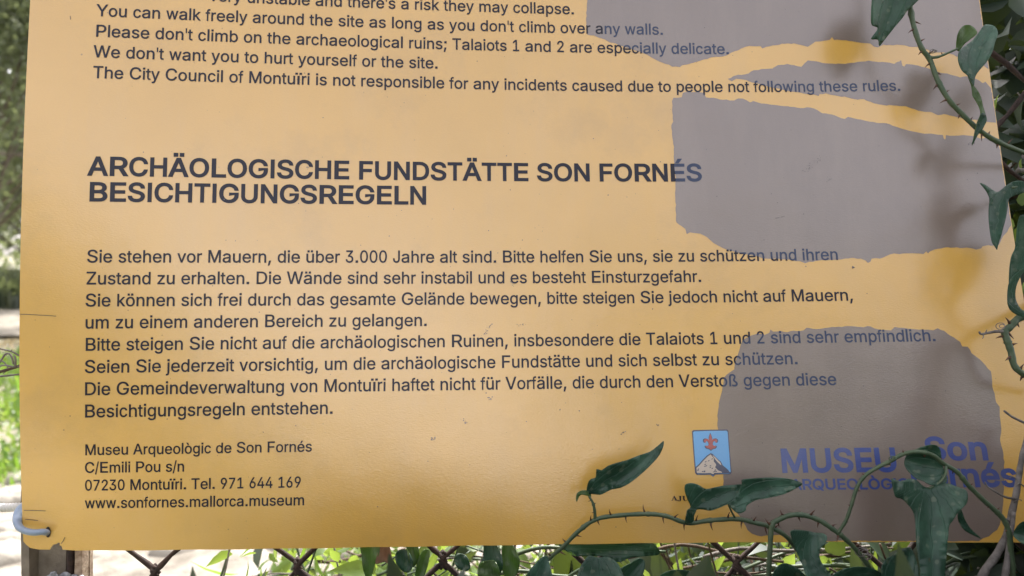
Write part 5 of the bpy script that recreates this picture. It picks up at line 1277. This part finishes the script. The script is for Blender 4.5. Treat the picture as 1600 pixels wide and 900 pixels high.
# pale stones on the stony ground, one object each
r = random.Random(71)
rock_me = []
for s in range(4):
    bm = bmesh.new(); bmesh.ops.create_icosphere(bm, subdivisions=2, radius=1)
    for v in bm.verts: v.co *= 1 + .35 * noise.noise(v.co * 1.3 + Vector((s * 7, 0, 0))); v.co.z *= .55
    me = bpy.data.meshes.new('rock'); bm.to_mesh(me); bm.free(); me.materials.append(M_ROCK); rock_me.append(me)
rb = MB()
for k in range(150):
    x, y = r.uniform(-4.6, 4.6), r.uniform(2.2, 4.8)
    s = r.uniform(.03, .15); a = r.uniform(0, 6); me = rock_me[k % 4]; kx = r.uniform(.8, 1.4)
    M_ = Matrix.Translation((x, y, .06)) @ Matrix.Rotation(a, 4, 'Z') @ Matrix.Diagonal((s * kx, s, s, 1))
    b = len(rb.v); rb.v += [M_ @ v.co for v in me.vertices]; rb.f += [tuple(i + b for i in q.vertices) for q in me.polygons]
rb.build('rubble', M_ROCK, None, kind='stuff', label='pale limestone rubble strewn over the ground behind the fence', cat='rubble')

def grass(name, n, x0, x1, y0, y1, h, mat, seed, w=.006, label=None):
    r = random.Random(seed); mb = MB(); uvs = []
    for k in range(n):
        x, y = r.uniform(x0, x1), r.uniform(y0, y1)
        if noise.noise(Vector((x * .8, y * .8, seed))) < -.25: continue
        if seed == 9 and math.hypot(x + 3.7, y + 3.9) < 1.3: continue
        H = h * r.uniform(.4, 1.15); a = r.uniform(0, 6.28); l = r.uniform(.1, .55) * H
        b = len(mb.v); ca_, sa_ = math.cos(a), math.sin(a); w_ = w * r.uniform(.7, 1.8)
        mb.v += [Vector((x - sa_ * w_, y + ca_ * w_, .02)), Vector((x + sa_ * w_, y - ca_ * w_, .02)), Vector((x + ca_ * l * .4 + sa_ * w_, y + sa_ * l * .4 - ca_ * w_, H * .6)), Vector((x + ca_ * l * .4 - sa_ * w_, y + sa_ * l * .4 + ca_ * w_, H * .6)), Vector((x + ca_ * l, y + sa_ * l, H * .97))]
        uvs += [(-1, 0), (1, 0), (1, .6), (-1, .6), (0, 1)]
        mb.f += [(b, b + 1, b + 2, b + 3), (b + 3, b + 2, b + 4)]
    return put(name, foliage_mesh(mb, uvs, mat), None, kind='stuff', label=label, cat='grass')
grass('grass', 24000, -9, 9, 4.3, 10.5, .26, M_GRASS, 5, .010, label='bright green sunlit grass growing beyond the stony ground')
grass('dry_grass', 9000, -11, 11, 9.8, 13.4, .10, M_STRAW, 6, .008, label='short straw coloured grass beside the pale path')
grass('low_weeds', 50000, -26, 8, 20.5, 34, .95, M_TREE, 7, .06, label='dull green weeds beyond the pale path')

# trees with their own trunks and crowns
def make_tree(seed, H, RR, n, low=.1):
    r = random.Random(seed)
    tb = MB(); limbs = []
    top = Vector((r.uniform(-.3, .3), r.uniform(-.3, .3), H * .55))
    tb.tube(catmull([(0, 0, -.1), (.08, .05, H * .2), (.1 * r.uniform(-1, 1), .1, H * .4), tuple(top)], 5), [.20 - .008 * i for i in range(16)], 8)
    cl = []
    for k in range(30):
        d = rvec(r); d.z = abs(d.z) * 1.1 - .35
        c = Vector((d.x * RR * r.uniform(.55, 1), d.y * RR * r.uniform(.55, 1), H * .5 + d.z * H * .5 * r.uniform(.6, 1)))
        c.z = max(c.z, H * low)
        cl.append((c, RR * r.uniform(.20, .40)))
        s = Vector((0, 0, H * r.uniform(.15, .5)))
        tb.tube(catmull([tuple(s), tuple(s.lerp(c, .5) + rvec(r) * .15), tuple(c)], 4), [.028 - .0024 * i for i in range(9)], 5)
    mb = MB(); uvs = []
    for k in range(n):
        c, s = cl[r.randrange(len(cl))]
        p = c + rvec(r) * s * (r.random() ** .45)
        l = r.uniform(.07, .14)
        quad_leaf(mb, p, rvec(r) + Vector((0, 0, -.4)), rvec(r), l, l * .28, uvs)
    return foliage_mesh(mb, uvs, M_TREE), mesh(tb.v, tb.f, True)
protos = [make_tree(81, 6.5, 3.0, 34000, .19), make_tree(82, 5.2, 2.6, 22000)]
for _, t in protos: t.materials.append(M_BARK)
tl = ['tall bushy olive tree at the left edge beyond the grass', 'darker olive tree just behind the tall bushy one', 'grey green olive tree beyond the path, hidden mostly by the sign', 'broad leafy tree standing beyond the grass behind the sign', 'dense tree behind the middle of the sign', 'round crowned tree behind the right part of the sign', 'tree behind the thicket at the right']
for k, (x, y, s, i) in enumerate(((-9.4, 13.0, 1.25, 0), (-14.5, 22.5, 1.5, 1), (-9.2, 22, 1.0, 1), (-4.2, 21, 1.05, 0), (1.2, 22, 1.1, 1), (6.6, 20, 1.0, 0), (12.3, 19, 1.1, 1), (-19.5, 23, 1.3, 1), (-15, 31, 1.5, 0), (-24, 33, 1.6, 0), (18.5, 21, 1.2, 0), (-13.0, -12, 1.2, 0), (-6.4, -13, 1.05, 1), (5.0, -12, 1.1, 0), (10, -12, 1.2, 1), (3.9, -7.2, .7, 1), (7.5, -8.5, 1.0, 0), (-9.5, -11, 1.1, 0))):
    if y < 0: lab = ['leafy tree added far behind the reader, left', 'second leafy tree added far behind the reader', 'third leafy tree added far behind the reader', 'leafy tree added far behind the reader, right', 'small bushy tree added nearest behind the reader', 'leafy tree added behind the small bushy tree', 'leafy tree added between the first two behind the reader'][k - 11]  # unseen trees, added to darken what the lower sign reflects
    elif k < 7: lab = tl[k]
    else: lab = ['farther tree at the left edge, left of the tall olive', 'taller tree behind the tall bushy olive tree', 'largest far tree at the extreme left', 'far tree beyond the thicket on the right'][k - 7]
    t = thing('olive_tree', lab, 'tree', 'trees round the field', loc=(x, y, 0))
    a = r.uniform(0, 6)
    for nm, me in (('crown', protos[i][0]), ('trunk', protos[i][1])):
        o = bpy.data.objects.new(nm, me); C.objects.link(o); o.parent = t; o.rotation_euler = (0, 0, a); o.scale = (s, s, s)

grass('added_back_weeds', 26000, -9, 12, -14, -1.5, .30, M_TREE, 9, .02, label='dull green weeds added to darken the unseen ground in front of the sign')  # weeds put in out of view to keep bounce light low
put('added_pale_patch', grid(-4.9, -2.5, -5.0, -2.9, 12, 12, lambda x, y: .12 + .02 * noise.noise(Vector((x * 2, y * 2, 1)))), M_PALE, kind='structure')  # unseen pale ground, added to make a bright spot in the sign's reflection
# unseen pale stone wall, added to throw a sheen on the sign
r = random.Random(90); wb = MB()
for row in range(9):
    x = -1.25 + r.uniform(0, .2)
    while x < .05:
        w_ = r.uniform(.28, .6)
        M_ = Matrix.Translation((x + w_ / 2, -12.5 + r.uniform(-.06, .06), .2 + row * .36)) @ Matrix.Rotation(r.uniform(-.08, .08), 4, 'Y')
        if not (row > 6 and r.random() < .4): wb.box(M_, w_ * .96, .7, .34)
        x += w_
me = mesh(wb.v, wb.f); o = put('added_sheen_wall', me, M_PALE, label='pale stone wall added unseen behind the reader to throw a sheen on the sign', cat='wall')
bv = o.modifiers.new('bevel', 'BEVEL'); bv.width = .04; bv.segments = 2
# small leafed weeds among the grass
def weeds(name, n, x0, x1, y0, y1, h, mat, seed, lab):
    r = random.Random(seed); mb = MB(); uvs = []
    for k in range(n):
        x, y = r.uniform(x0, x1), r.uniform(y0, y1)
        q = noise.noise(Vector((x * 1.5, y * 1.5, seed)))
        if q < -.3: continue
        p = Vector((x, y, r.uniform(.02, h) * (1 + q)))
        l = r.uniform(.02, .055)
        quad_leaf(mb, p, rvec(r) + Vector((0, 0, .3)), rvec(r), l, l * .32, uvs)
    return put(name, foliage_mesh(mb, uvs, mat), None, kind='stuff', label=lab, cat='weeds')
weeds('weeds', 60000, -9, 7, 4.3, 9.5, .33, M_LEAFB, 12, 'bright leafy weeds growing through the grass beyond the stony ground')

# far wood closing the view
r = random.Random(93); fb = MB(); fu = []
for k in range(30000):
    x = r.uniform(-75, 75); y = r.uniform(50, 64); hh = 5.5 + 2.2 * noise.noise(Vector((x * .16, y * .1, 3)))
    p = Vector((x, y, r.uniform(0, 1) ** .8 * hh)); l = r.uniform(.25, .55)
    quad_leaf(fb, p, rvec(r), rvec(r), l, l * .4, fu)
put('far_wood', foliage_mesh(fb, fu, M_TREE), None, kind='stuff', label='far dark green wood closing the view beyond the fields', cat='wood')
